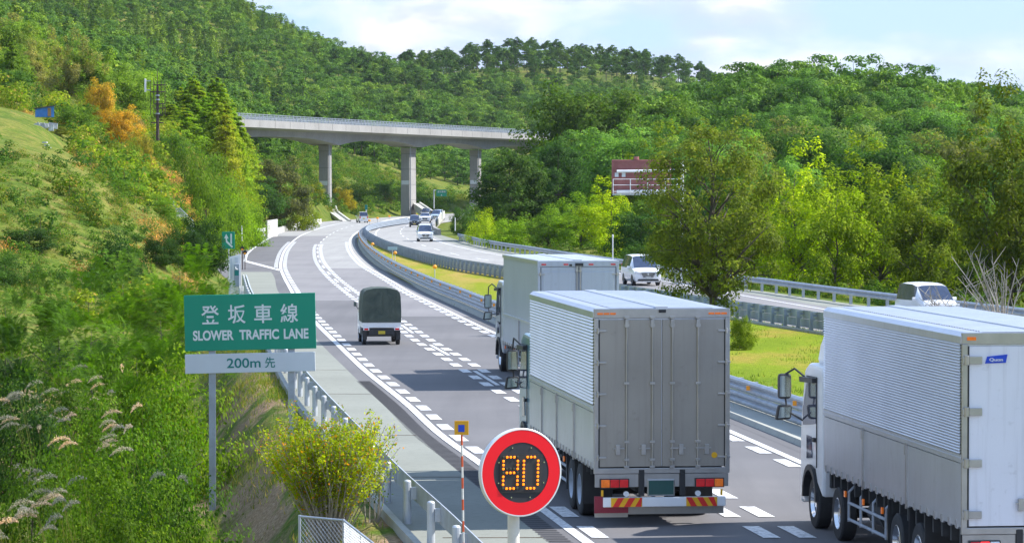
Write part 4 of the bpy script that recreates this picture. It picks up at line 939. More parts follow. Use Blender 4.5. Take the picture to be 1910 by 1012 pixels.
    # side guards
    for s in (-1, 1):
        g_ = MB(); ya, yb = style['guard']
        for z in (.44, .72): g_.tube([(s * (h - .08), ya, z), (s * (h - .08), yb, z)], .028, 8)
        for y in np.linspace(ya, yb, 4): g_.tube([(s * (h - .08), y, .40), (s * (h - .08), y, .9), (s * (h - .3), y, zb - .04)], .024, 6)
        g_.build('side_guard', M['galv'], e)
        q = MB()
        for y in np.linspace(ya, yb, 3): q.bb(s * (h - .03), s * (h - .0), y - .04, y + .04, .82, .92)
        q.build('side_marker', M['lamp_orange'], e)
        for y in style['axles'][:style['rear_axles']]:
            q = MB(); q.bb(s * (h - .58), s * (h - .02), y + style['wr'] + .04, y + style['wr'] + .06, .32, zb - .08); q.build('mud_flap', M['black'], e)
        q = MB(); q.bb(s * (h - .58), s * (h - .02), style['axles'][0] - style['wr'] - .08, style['axles'][0] - style['wr'] - .05, .26, zb - .08)
        q.build('mud_flap', M['black'], e)
    for i, y in enumerate(style['axles']):
        rear = i < style['rear_axles']
        for s in (-1, 1):
            wheel(e, s * (h - .17), y, style['wr'], .26, s, 'chrome' if style['kind'] != 'grey' else 'galv', True)
            if rear: wheel(e, s * (h - .47), y, style['wr'], .24, s, 'galv', False)
    # cab
    yc0, yc1 = L + .18, L + 2.15; cm = style['cab']
    cb = MB(); ztop = style.get('cabtop', 2.95)
    prof = [(yc0, .95), (yc0, ztop - .08), (yc0 + .12, ztop), (yc1 - .75, ztop + .02), (yc1 - .38, ztop - .10), (yc1 - .06, 1.95), (yc1, 1.55), (yc1 + .02, .45), (yc1 - .35, .38), (yc1 - .42, .9), (yc1 - .60, 1.05), (yc1 - 1.30, 1.05), (yc1 - 1.5, .8), (yc0 + .05, .6)]
    # two-layer body so that the corners are rounded
    cb.prism(prof, -h + .03, h - .03, 'x'); cab = cb.build('cab', cm, e, bevel=.06)
    for s in (-1, 1):
        x = s * (h - .026)
        q = MB(); q.prism([(yc1 - 1.42, 1.88), (yc1 - 1.42, ztop - .32), (yc1 - .62, ztop - .32), (yc1 - .26, 2.05), (yc1 - .3, 1.78), (yc1 - .8, 1.82)], x - s * .01, x + s * .012, 'x'); q.build('side_window', M['glass'], cab)
        q = MB(); q.prism([(yc1 - 1.10, 1.25), (yc1 - 1.02, 1.62), (yc1 - .62, 1.62), (yc1 - .62, 1.2)], x, x + s * .012, 'x'); q.build('lower_window', M['glass'], cab)
        q = MB(); q.tube([(x + s * .01, yc1 - 1.5, 1.1), (x + s * .01, yc1 - 1.5, ztop - .2), (x + s * .01, yc1 - .62, ztop - .22)], .012, 4); q.bb(x, x + s * .05, yc1 - 1.42, yc1 - 1.25, 1.55, 1.62); q.build('door_trim', M['black'], cab)
        q = MB(); q.prism([(yc1 - .30, ztop - .25), (yc1 - 1.45, ztop - .22), (yc1 - 1.45, ztop - .30), (yc1 - .36, ztop - .34)], x, x + s * .09, 'x'); q.build('rain_visor', M['black'], cab)
        arch = [(yc1 - .95 + math.cos(a) * .62, .5 + math.sin(a) * .62) for a in np.linspace(PI, 0, 12)] + [(yc1 - .95 + math.cos(a) * .52, .5 + math.sin(a) * .52) for a in np.linspace(0, PI, 12)]
        q = MB(); q.prism(arch, x - s * .25, x + s * .04, 'x'); q.build('wheel_arch', M['black'], cab)
        # mirrors on a bent arm
        mx = s * (h + style.get('mo', .24)); my = yc1 - .02; mz = style.get('mz', 2.4)
        arm = MB(); arm.tube([(x, my - .35, ztop - .25), (x + s * .12, my - .05, ztop - .12), (mx - s * .02, my, ztop - .22), (mx, my, mz + .1)], .02, 6); arm.tube([(x, my - .2, 1.85), (mx - s * .05, my, mz - .45), (mx, my, mz - .1)], .018, 6); ao = arm.build('mirror_arm', M['black'], cab)
        a = MB(); a.bb(mx - .125, mx + .125, my - .05, my + .07, mz - .23, mz + .23); ms_ = a.build('mirror', M['black'], e, bevel=.055); a = MB(); a.bb(mx - .10, mx + .10, my - .06, my - .045, mz - .19, mz + .19); a.build('mirror_glass', M['mirror'], ms_)
        a = MB(); a.prism([(mx - .17, mz - .62), (mx + .12, mz - .60), (mx + .15, mz - .34), (mx - .12, mz - .34)], my - .03, my + .09, 'y'); m2 = a.build('mirror', M['black'], e, bevel=.04); a = MB(); a.prism([(mx - .12, mz - .58), (mx + .09, mz - .56), (mx + .11, mz - .38), (mx - .09, mz - .38)], my - .045, my - .028, 'y'); a.build('mirror_glass', M['mirror'], m2)
    q = MB(); q.add([(-h + .16, yc1 - .365, ztop - .17), (h - .16, yc1 - .365, ztop - .17), (h - .12, yc1 - .03, 1.95), (-h + .12, yc1 - .03, 1.95)], [(0, 1, 2, 3)]); q.build('windscreen', M['glass'], cab)
    q = MB(); q.bb(-h + .05, h - .05, yc1 - .05, yc1 + .08, .35, .75); q.build('bumper', cm, e, bevel=.04)
    if style.get('deflector'):
        q = MB(); dz = style['deflector']; q.prism([(yc0 + .05, ztop - .05), (yc0 + .05, dz), (yc0 + .35, dz - .03), (yc0 + 1.0, dz - .42), (yc0 + 1.35, ztop - .02)], -h + .18, h - .18, 'x'); q.build('roof_deflector', cm, e, bevel=.12)
    q = MB(); q.bb(-h + .15, h - .15, L + .02, yc0 - .02, .8, 2.2); q.build('engine_bay', M['chassis'], e)
    return e
def yellow_dot(e):
    q = MB(); q.lathe([(.012, .05), (.004, .054), (.004, .001)], 20, (.95, 0, 1.27), 'y'); q.build('sticker', M['haz_y'], e)
def setloc(corner_px, corner_y, D, rz, zt):           # rear left top corner given by its sight line
    p = P(corner_px, corner_y, D); hx = 1.23; return (p[0] + hx * math.cos(rz), p[1] + hx * math.sin(rz))
M['cab_blue'] = plain('cab_blue_paint', (.09, .23, .31), .3, .2, .15, 2, coat=.4)
M['cab_silver'] = plain('cab_silver', (.55, .6, .66), .3, .4, .05, 2, coat=.4)
th1, th2, th3 = R(6.6), R(7.2), R(6.3)
truck(dict(L=9.5, zb=1.07, zt=3.9, wing=True, kind='grey', door=M['alu_door'], rods=(.18, .645), axles=[2.2, 3.35, 9.2, 10.7], rear_axles=2, wr=.48, guard=(4.2, 8.4), cab=M['cab_blue'], plate=True, mz=2.35, mo=.12, zm=2.05, posts=(2.6, 5.1, 7.4), ribs=27), setloc(1108, 576, 57.3, th1, 3.9), th1,
      'silver aluminium box truck with grey double rear doors and dark green plate, in centre')
truck(dict(L=8.6, zb=1.0, zt=3.84, wing=False, kind='dry', door=M['greypanel'], rods=(.05,), axles=[2.0, 3.1, 9.6], rear_axles=1, wr=.48, guard=(3.6, 8.0), cab=M['cab_silver'], mz=2.25, mo=.22, zm=1.9, hinges=4), setloc(1003, 486, 96, th2, 3.84), th2,
      'pale grey box truck with framed double rear doors, half hidden behind the centre truck')
t3 = truck(dict(L=9.75, zb=1.16, zt=3.97, wing=True, kind='white', door=M['white_door'], rods=(.2,), axles=[2.85, 4.3, 8.75, 10.75], rear_axles=2, wr=.46, guard=(5.2, 8.0), cab=M['white'], mz=2.46, mo=.27, zm=2.08, hinges=4, deflector=3.75, cabtop=2.9, posts=(3.4, 6.5), ribs=38), setloc(1795, 619, 46.5, th3, 3.97), th3,
      'silver ribbed box truck with plain white rear doors and white cab at right edge')
yellow_dot([o for o in COL.objects if o.name == 'box_truck'][0])
# ------------------------------------------------------------------ text as meshes
def text(body, w_, h_, parent, name, mat, loc, bold=0, depth=.004, spacing=1.0):
    cu = bpy.data.curves.new('text', 'FONT'); cu.body = body; cu.extrude = .02; cu.offset = bold; cu.space_character = spacing
    o = bpy.data.objects.new('t', cu); COL.objects.link(o); dg = bpy.context.evaluated_depsgraph_get(); dg.update()
    me = bpy.data.meshes.new_from_object(o.evaluated_get(dg)); bpy.data.objects.remove(o)
    co = np.array([v.co[:] for v in me.vertices]) if len(me.vertices) else np.zeros((1, 3)); lo, hi = co.min(0), co.max(0); d = hi - lo
    for v in me.vertices: v.co = ((v.co.x - lo[0]) / max(d[0], 1e-6) * w_ - w_ / 2, (-depth / 2 if v.co.z > 0 else depth / 2), (v.co.y - lo[1]) / max(d[1], 1e-6) * h_ - h_ / 2)
    me.name = name; me.materials.clear(); me.materials.append(M[mat]); me.polygons.foreach_set('material_index', [0] * len(me.polygons))
    t = link(name, me, parent); t.location = loc; return t
q = MB(); q.prism([(-.86, 3.62), (-.56, 3.65), (-.585, 3.53), (-.89, 3.52)], .012, -.004, 'y'); st = q.build('sticker', M['blue'], t3)
text('Quon', .2, .055, st, 'lettering', 'white', (-.73, -.008, 3.572), .02)
# ------------------------------------------------------------------ small canvas-covered pickup
def kei(loc, rz):
    e = empty('small_truck', (*loc, 0), rz, 'small white pickup truck with a dark green canvas cover over its bed', 'small truck')
    h = .735
    q = MB(); q.bb(-h + .04, h - .04, .15, 3.3, .32, .55); q.build('chassis', M['chassis'], e)
    q = MB(); q.bb(-h, h, .0, 2.0, .66, .72)
    q.bb(-h, h, -.0, .035, .72, .93); q.bb(-h, -h + .03, .035, 2.0, .72, .93); q.bb(h - .03, h, .035, 2.0, .72, .93); q.build('bed', M['white'], e, bevel=.01)
    # canvas: rounded hood, slightly uneven
    mb = MB(); n = 9; sec = []
    out = []
    for i in range(n):
        y = -.02 + 2.02 * i / (n - 1); sag = .02 * math.cos(i * PI)
        pts = [(-h - .01, .86), (-h - .015 + .01 * math.sin(i * 2.1), 1.3), (-h + .01, 1.85), (-h + .05, 2.0), (-h + .15, 2.09 + sag * .3), (-.3, 2.14 + sag), (0, 2.15 + sag), (.3, 2.14 + sag), (h - .15, 2.09 + sag * .3), (h - .05, 2.0), (h - .01, 1.85), (h + .015, 1.3), (h + .01, .86)]
        out += [(a, y, b_) for a, b_ in pts]
    k = 13; fs = [(i * k + j, i * k + j + 1, (i + 1) * k + j + 1, (i + 1) * k + j) for i in range(n - 1) for j in range(k - 1)]
    mb.add(out, fs); mb.add([], []); mb.f.append(tuple(range(k))[::-1]); mb.m.append(0); mb.f.append(tuple(range((n - 1) * k, n * k))); mb.m.append(0)
    cv = mb.build('canvas_cover', M['canvas'], e, auto=True)
    q = MB()
    for x in (-.52, -.25, .05, .33, .55): q.tube([(x, -.03, 1.95 - abs(x) * .1), (x * .97, -.045, 1.4), (x, -.03, .95)], .008, 4)
    q.build('canvas_fold', M['canvas'], cv)
    for s in (-1, 1):
        q = MB(); q.bb(s * (h - .03), s * (h - .26), -.03, .02, .56, .66); ho = q.build('lamp_housing', M['white'], e, bevel=.008); q = MB(); q.bb(s * (h - .07), s * (h - .22), -.04, -.03, .575, .645); q.build('tail_lamp', M['lamp_red'], ho)
        for y in (.45, 2.75): wheel(e, s * (h - .09), y, .27, .15, s, 'galv', False)
        q = MB(); q.bb(s * (h - .18), s * (h - .01), .12, .14, .2, .56); q.build('mud_flap', M['black'], e)
        q = MB(); q.bb(s * (h + .06), s * (h + .17), 2.75, 2.82, 1.38, 1.56); mo = q.build('mirror', M['black'], e, bevel=.02); q = MB(); q.bb(s * (h + .07), s * (h + .16), 2.74, 2.75, 1.40, 1.55); q.build('mirror_glass', M['mirror'], mo)
        q = MB(); q.tube([(s * (h + .08), 2.8, 1.4), (s * (h - .02), 2.8, 1.25)], .012, 5); q.build('mirror_arm', M['black'], mo)
    q = MB(); q.bb(-h + .24, h - .24, .0, .06, .38, .62); q.build('rear_panel', M['black'], e); q = MB(); q.bb(-.13, .13, -.03, 0, .42, .54); q.build('number_plate', M['plate_yellow'], e)
    q = MB(); q.prism([(2.02, .5), (2.02, 1.72), (2.15, 1.8), (2.75, 1.78), (3.2, 1.15), (3.28, .9), (3.28, .35), (3.0, .32), (2.95, .58), (2.55, .58), (2.5, .35), (2.1, .35)], -h + .01, h - .01, 'x'); cab = q.build('cab', M['white'], e, bevel=.04)
    for s in (-1, 1): q = MB(); q.prism([(2.2, 1.15), (2.2, 1.62), (2.7, 1.62), (3.0, 1.15)], s * (h - .02), s * (h - .004), 'x'); q.build('side_window', M['glass'], cab)
    return e
kd = Yd(643) ; kei((G(712, 643)[0], kd), R(6.2))
# ------------------------------------------------------------------ cars by lofting cross sections
def car(loc, rz, S, label, paint, name='car', cat='car', yellow=False, lit=False):
    """front at y=0 looking to -y, stations run backwards; S: (y, z_belt, z_top, half width, half width top)"""
    e = empty(name, (*loc, 0), rz, label, cat)
    W = S['w'] / 2; zb = .24; st = S['st']
    ring = []
    for (y, belt, top, hw, ht) in st:
        r = [(-hw * .86, zb), (-hw, zb + .18), (-hw * 1.0, (zb + belt) / 2 + .08), (-hw * .985, belt), (-ht, top - (.05 if top > belt + .1 else .015)), (-ht * .72, top), (0, top + .02), (ht * .72, top), (ht, top - (.05 if top > belt + .1 else .015)), (hw * .985, belt), (hw, (zb + belt) / 2 + .08), (hw, zb + .18), (hw * .86, zb)]
        ring.append([(x, y, z) for x, z in r])
    k = 13; n = len(st); V_ = [p for r in ring for p in r]
    ws, rf, rr = S['ws']                                  # index of cowl, roof front, roof rear station
    bodyf, wsf, swf, rwf = [], [], [], []
    for i in range(n - 1):
        for j in range(k - 1):
            f = (i * k + j, i * k + j + 1, (i + 1) * k + j + 1, (i + 1) * k + j)
            if i == ws and 4 <= j <= 7: wsf.append(f)
            elif i in S['side'] and j in (3, 8): swf.append(f)
            elif i == rr and 4 <= j <= 7: rwf.append(f)
            else: bodyf.append(f)
    bodyf += [tuple(range(k))[::-1], tuple(range((n - 1) * k, n * k))]
    def sub(fs, name_, mat, par, off=0):
        idx = sorted({a for f in fs for a in f}); mp_ = {a: i for i, a in enumerate(idx)}
        me = bpy.data.meshes.new(name_); me.from_pydata([V_[a] for a in idx], [], [tuple(mp_[a] for a in f) for f in fs]); me.materials.append(mat)
        bm = bmesh.new(); bm.from_mesh(me); bmesh.ops.recalc_face_normals(bm, faces=bm.faces)
        bm.to_mesh(me); bm.free(); me.polygons.foreach_set('use_smooth', [True] * len(me.polygons)); me.set_sharp_from_angle(angle=R(42)); return link(name_, me, par)
    b_ = sub(bodyf, 'body', paint, e)
    for fs_, nm in ((wsf, 'windscreen'), (rwf, 'rear_window')):
        if fs_: sub(fs_, nm, M['glass'], b_)
    lf = [f for f in swf if f[0] % k == 3]; rf_ = [f for f in swf if f[0] % k == 8]
    for fs_ in (lf, rf_):
        if fs_: sub(fs_, 'side_window', M['glass'], b_)
    y_end = st[-1][0]
    for s in (-1, 1):
        for y in S['wh']:
            wheel(e, s * (W - .10), y, S.get('wr', .31), .2, s, 'chrome', False)
        q = MB(); q.bb(s * (W + .02), s * (W + .2), S['mir'], S['mir'] + .1, S['mz'], S['mz'] + .15); q.build('mirror', paint, e, bevel=.03)
        q = MB(); z = S['hz']; q.prism([(s * (W - .04), z + .02), (s * (W - .42), z - .06), (s * (W - .36), z - .14), (s * (W - .04), z - .10)], -.02, .06, 'y'); q.build('headlight', M['lamp_white'] if not lit else M['lamp_white'], e, bevel=.01)
        q = MB(); q.bb(s * (W - .06), s * (W - .22), y_end - .05, y_end + .015, S['tz'], S['tz'] + S.get('th', .3)); q.build('tail_lamp', M['lamp_red'], e, bevel=.01)
        arch = [(S_y + math.cos(a) * .38, .31 + math.sin(a) * .38) for S_y in (S['wh'][0],) for a in np.linspace(PI, 0, 10)]
        for yw in S['wh']:
            q = MB(); q.prism([(yw + math.cos(a) * .385, max(.2, .31 + math.sin(a) * .385)) for a in np.linspace(PI * 1.08, -.08 * PI, 14)], s * (W - .22), s * (W + .004), 'x'); q.build('wheel_arch', M['black'], e)
    q = MB(); z = S['hz']; q.prism([(-W * .52, z - .08), (W * .52, z - .08), (W * .34, z - .33), (-W * .34, z - .33)], -.035, .05, 'y'); gr = q.build('grille', M['black'], e)
    q = MB(); q.tube([(-W * .58, -.045, z - .06), (-W * .36, -.05, z - .36), (W * .36, -.05, z - .36), (W * .58, -.045, z - .06)], .022, 6)
    if S.get('bars'):
        for dz in (.14, .2, .26): q.tube([(-W * .4, -.045, z - dz), (W * .4, -.045, z - dz)], .01, 4)
    q.cyl((0, -.06, z - .17), (0, -.03, z - .17), .06, n=12); q.build('grille_trim', M['chrome'], gr)
    q = MB(); q.prism([(-W * .8, .30), (W * .8, .30), (W * .7, .42), (-W * .7, .42)], -.03, .05, 'y'); q.build('lower_intake', M['black'], e)
    q = MB(); q.bb(-.165, .165, -.06, -.03, .42, .57); q.build('number_plate', M['plate_yellow'] if yellow else M['plate_white'], e)
    q = MB(); q.bb(-.165, .165, y_end, y_end + .03, .62, .78); q.build('number_plate', M['plate_yellow'] if yellow else M['plate_white'], e)
    return e
MINIVAN = dict(w=1.70, ws=(3, 4, 8), side=(4, 5, 6, 7), wh=(.85, 3.7), mir=1.35, mz=1.02, hz=.88, tz=.95, bars=True, wr=.33,
    st=[(0, .55, .62, .70, .60), (.05, .78, .86, .80, .66), (.35, .92, .98, .84, .70), (.85, 1.02, 1.08, .85, .72), (1.75, 1.06, 1.76, .85, .64), (2.4, 1.06, 1.84, .85, .66), (3.3, 1.06, 1.85, .85, .66), (4.2, 1.08, 1.82, .85, .65), (4.55, 1.08, 1.74, .84, .63), (4.7, 1.0, 1.1, .82, .72)])
KEIVAN = dict(w=1.475, ws=(2, 3, 6), side=(3, 4, 5), wh=(.55, 2.95), mir=.85, mz=1.05, hz=.92, tz=.75, wr=.28,
    st=[(0, .6, .68, .62, .52), (.06, .85, .93, .70, .58), (.45, 1.0, 1.06, .735, .64), (1.15, 1.05, 1.66, .735, .60), (1.7, 1.05, 1.76, .735, .62), (2.7, 1.05, 1.77, .735, .62), (3.2, 1.05, 1.72, .735, .60), (3.38, .95, 1.08, .72, .66)])
SUV = dict(w=1.78, ws=(3, 4, 6), side=(4, 5), wh=(.85, 3.5), mir=1.55, mz=1.05, hz=.92, tz=.85, wr=.35,
    st=[(0, .6, .68, .74, .62), (.06, .84, .92, .84, .7), (.5, .98, 1.04, .88, .76), (1.2, 1.06, 1.12, .89, .78), (2.1, 1.08, 1.62, .88, .62), (3.0, 1.08, 1.68, .88, .64), (4.0, 1.1, 1.58, .87, .62), (4.5, 1.0, 1.12, .85, .76)])
M['car_white'] = plain('car_white_paint', (.80, .81, .83), .22, 0, .02, 2, coat=.6)
M['car_dark'] = plain('car_dark_paint', (.03, .04, .06), .25, .2, .1, 2, coat=.6)
M['car_blue'] = plain('car_pale_blue_paint', (.45, .56, .72), .25, .2, .05, 2, coat=.6)
def head(cv, px, py, sign=1, dy=6):                     # heading of the traffic coming towards the camera
    x, y = G(px, py); a = float(cv([y - dy])[0]); b_ = float(cv([y + dy])[0]); return math.atan2(-(b_ - a), 2 * dy)
def oncoming(px, py, S, label, paint, extra=0, **k):
    x, y = G(px, py); rz = max(-.5, min(.5, head(O_mid, px, py))) + extra; return car((x, y), rz, S, label, paint, **k)
oncoming(1209, 533, MINIVAN, 'white minivan with a big chrome-edged grille, on the opposite road left of the big tree', M['car_white'], name='minivan', cat='minivan', extra=.0)
xw, yw = P(1752, 600, 140)[0], 140
car((18.75, 140), R(9) + .12, KEIVAN | dict(w=1.69) | dict(st=[(a, b_, c_ * 1.02, d_ * 1.145, f_ * 1.145) for a, b_, c_, d_, f_ in KEIVAN['st']]), 'white van with dark windscreen, half hidden behind the roof of the right-hand truck', M['car_white'], name='van', cat='van')
oncoming(794, 450.5, MINIVAN | dict(w=1.6), 'white compact van, nearest of the oncoming cars on the far bend', M['car_white'], name='car', cat='car')
oncoming(773, 423.5, KEIVAN, 'dark small boxy car with a yellow number plate on the far bend', M['car_dark'], yellow=True)
oncoming(792.5, 416, SUV, 'white and dark sports utility car on the far bend behind the boxy dark car', M['car_white'])
oncoming(811, 411, MINIVAN, 'pale blue van beside the concrete wall on the far bend', M['car_blue'], name='van', cat='van', extra=-.1)
oncoming(792, 404.5, SUV, 'dark car, farthest of the oncoming cars, above the median barrier', M['car_dark'])
# the car driving away: turned round
x, y = G(667, 415.5); c = car((x + .3, y + 3.4), R(180 + 12), KEIVAN, 'small white van driving away on the far bend below the left bridge pier', M['car_white'], name='van', cat='van', yellow=True)
# ------------------------------------------------------------------ guardrails
def w_profile(h0, s=1):                                  # (offset, height) of a W beam 0.35 high
    return [(0, h0), (s * .02, h0 - .01), (s * .075, h0 - .06), (s * .075, h0 - .11), (s * .0, h0 - .165), (s * .0, h0 - .185), (s * .075, h0 - .24), (s * .075, h0 - .29), (s * .02, h0 - .34), (0, h0 - .35), (-s * .012, h0 - .35), (-s * .012, h0)]
def sweep(cv, y, prof, off=0):
    x = cv(y) + off; t = np.gradient(x, y); L_ = np.sqrt(1 + t * t); nx_, ny_ = 1 / L_, -t / L_
    k = len(prof); vs = [(x[i] + p * nx_[i], y[i] + p * ny_[i], z) for i in range(len(y)) for p, z in prof]
    return vs, [(i * k + j, i * k + (j + 1) % k, (i + 1) * k + (j + 1) % k, (i + 1) * k + j) for i in range(len(y) - 1) for j in range(k)]
def guardrail(name, cv, y0, y1, step, label, mat, side, top=.75, rows=1, post='round', refl=0, ref_off=0, start=None, group=None, ph=None):
    Y0 = (y0 + y1) / 2; e = empty(name, (float(cv([y0])[0]), y0, 0), 0, label, 'guardrail', group); ox, oy = e.location[0], e.location[1]
    def loc(vs): return [(a - ox, b_ - oy, c) for a, b_, c in vs]
    y = ys(y0, y1, .8)
    for r_ in range(rows):
        mb = MB(); vs, fs = sweep(cv, y, w_profile(top - r_ * .36, side)); mb.add(loc(vs), fs); mb.build('beam', M[mat], e)
    # posts: arc-length stepping
    yy_ = np.arange(y0, y1, .5); xx_ = cv(yy_); s = np.concatenate([[0], np.cumsum(np.hypot(np.diff(xx_), np.diff(yy_)))])
    ps = np.interp(np.arange(start or .4, s[-1], step), s, yy_)
    pm = MB()
    if post == 'round':
        pm.cyl((-side * .17, 0, -.25), (-side * .17, 0, top + .02), .068, n=14); pm.lathe([(top + .02, .068), (top + .045, .05), (top + .055, .001)], 14, (-side * .17, 0, 0), 'z'); pm.bb(-side * .11, 0, -.05, .05, top - .30, top - .08)
    elif post == 'square':
        pm.bb(-side * .06, -side * .2, -.06, .06, -.05, top - .02); pm.bb(-side * .06, 0, -.045, .045, top - .28, top - .05)
    else:
        pm.bb(-side * .18, -side * .32, -.065, .065, -.05, top - .02); pm.bb(-side * .18, 0, -.05, .05, top - .2, top - .1); pm.bb(-side * .3, -side * .10, -.09, .09, top - .34, top - .27); pm.bb(-side * .2, 0, -.09, .09, top - .05, top - .01)
    me = pm.mesh('post', M['post'] if post == 'round' else M[mat])
    for i, yp in enumerate(ps[:100]):
        o = link('post', me, e); xp = float(cv([yp])[0]); sl = float(cv([yp + .5])[0] - cv([yp - .5])[0]); o.location = (xp - ox, yp - oy, 0); o.rotation_euler = (0, 0, -math.atan(sl))
    if len(ps) > 100:
        allm = MB()
        for yp in ps[100:]:
            xp = float(cv([yp])[0]); allm.add([(v[0] + xp - ox, v[1] + yp - oy, v[2]) for v in pm.v], pm.f)
        tag(allm.build('far_post', M[mat], e), kind='stuff')
    if refl:
        q = MB(); q.box((0, 0, 0), (.10, .03, .12)); rme = q.mesh('reflector', M['reflector']); s2 = np.interp(np.arange(2.2, min(s[-1], refl * 95), refl), s, yy_)
        for yp in s2:
            o = link('reflector', rme, e); o.location = (float(cv([yp])[0]) - ox + ref_off, yp - oy, top - .17)
    return e
guardrail('guardrail', RAIL_L, 26, 193, 3.9, 'galvanised guardrail with round posts along the left shoulder, passing behind the road sign', 'galv', 1, .75, 1, 'round', start=.9)
guardrail('guardrail', RAIL_M1, 24, 520, 2.0, 'double guardrail with orange reflectors on the near side of the median grass', 'galv', -1, .86, 2, 'square', refl=6, ref_off=-.10)
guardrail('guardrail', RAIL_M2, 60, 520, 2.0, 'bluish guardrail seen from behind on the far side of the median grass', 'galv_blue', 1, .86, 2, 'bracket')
guardrail('guardrail', RAIL_R, 70, 352, 3.3, 'guardrail on the outer side of the opposite road, in front of the trees', 'galv', -1, .82, 1, 'square')
# ball-shaped orange markers and little posts on the median
for px, py, D_ in ((695, 465, None), (737, 484, None), (811, 514, None)):
    x, y = G(px, py + 6); e = empty('marker_post', (x, y, .05), 0, {695: 'farthest of the orange ball markers on the median', 737: 'middle orange ball marker on the median beside the small blue plate', 811: 'nearest orange ball marker on the median grass'}[px], 'marker'); q = MB(); q.cyl((0, 0, 0), (0, 0, .7), .03); q.build('pole', M['post'], e); q = MB(); q.lathe([(.62, .001), (.64, .10), (.74, .16), (.84, .10), (.87, .001)], 14, (0, 0, 0), 'z'); q.build('reflector', M['reflector'], e, smooth=True)
x, y = G(732, 487); e = empty('plate_post', (x, y, .05), 0, 'small pale blue plate on a post on the median grass', 'sign'); q = MB(); q.cyl((0, 0, 0), (0, 0, .9), .03); q.build('pole', M['post'], e); q = MB(); q.bb(-.38, .38, -.02, .02, .85, 1.1); q.build('panel', plain('pale_blue', (.35, .5, .6), .5), e, bevel=.01)
# ------------------------------------------------------------------ climbing lane sign
D = 79.0; s_ = F / D
def sign_big():
    c = P(466.5, 600, D); e = empty('road_sign', (c[0], D, 0), 0, 'green road sign reading SLOWER TRAFFIC LANE on two grey posts with a white 200m plate', 'road sign')
    roll = R(1.25); pan = empty('p', (0, 0, 0)); bpy.data.objects.remove(pan)
    def panel(nm, w_, h_, pz, mat):
        q = MB(); r_ = .03
        q.bb(-w_ / 2, w_ / 2, -.02, .02, -h_ / 2, h_ / 2); o = q.build(nm, M[mat], e, bevel=.008); o.location = (0, 0, pz); o.rotation_euler = (0, -roll, 0); return o
    p1 = panel('green_panel', 245 / s_, 104 / s_, P(466, 600, D)[2], 'sign_green'); p2 = panel('distance_panel', 243 / s_, 36 / s_, P(466, 676, D)[2], 'sign_sub')
    for ch, px in zip('登坂車線', (392.5, 442, 491, 540)): text(ch, 33 / s_, 35 / s_, p1, 'lettering', 'sign_white', ((px - 466.5) / s_, -.024, (600 - 585) / s_), .012)
    for wd, x0, x1 in (('SLOWER', 359.5, 435.5), ('TRAFFIC', 446, 520), ('LANE', 529, 575)): text(wd, (x1 - x0) / s_, 19 / s_, p1, 'lettering', 'sign_white', (((x0 + x1) / 2 - 466.5) / s_, -.026, (600 - 623.5) / s_), .034)
    text('200m', 63 / s_, 18 / s_, p2, 'lettering', 'sign_teal', ((454.5 - 466.5) / s_, -.024, 0), .012); text('先', 19 / s_, 20 / s_, p2, 'lettering', 'sign_teal', ((503.5 - 466.5) / s_, -.024, 0), .008)
    for px, pb in ((395, 968), (543, 800)):
        x = P(px, 700, D)[0] - c[0]; q = MB(); zt = P(px, 560, D)[2]; zb = min(P(px, pb, D)[2], ground(x + c[0], D + .14)) - .2
        q.prism([(x - .075, .06), (x + .075, .06), (x + .075, .075), (x - .045, .075), (x - .045, .195), (x + .045, .195), (x + .045, .19 + .02), (x - .075, .21)], zb, zt, 'z') if False else q.bb(x - .078, x + .078, .06, .075, zb, zt)
        q.bb(x - .01, x + .01, .075, .195, zb, zt); q.bb(x - .078, x + .078, .195, .21, zb, zt); q.build('post', M['galv'], e)
    q = MB()
    for pz in (560, 590, 620, 640, 668, 684): z = P(466, pz, D)[2]; q.bb(-1.45, 1.45, .022, .058, z - .03, z + .03)
    q.build('cross_rail', M['galv'], e); return e
sign_big()
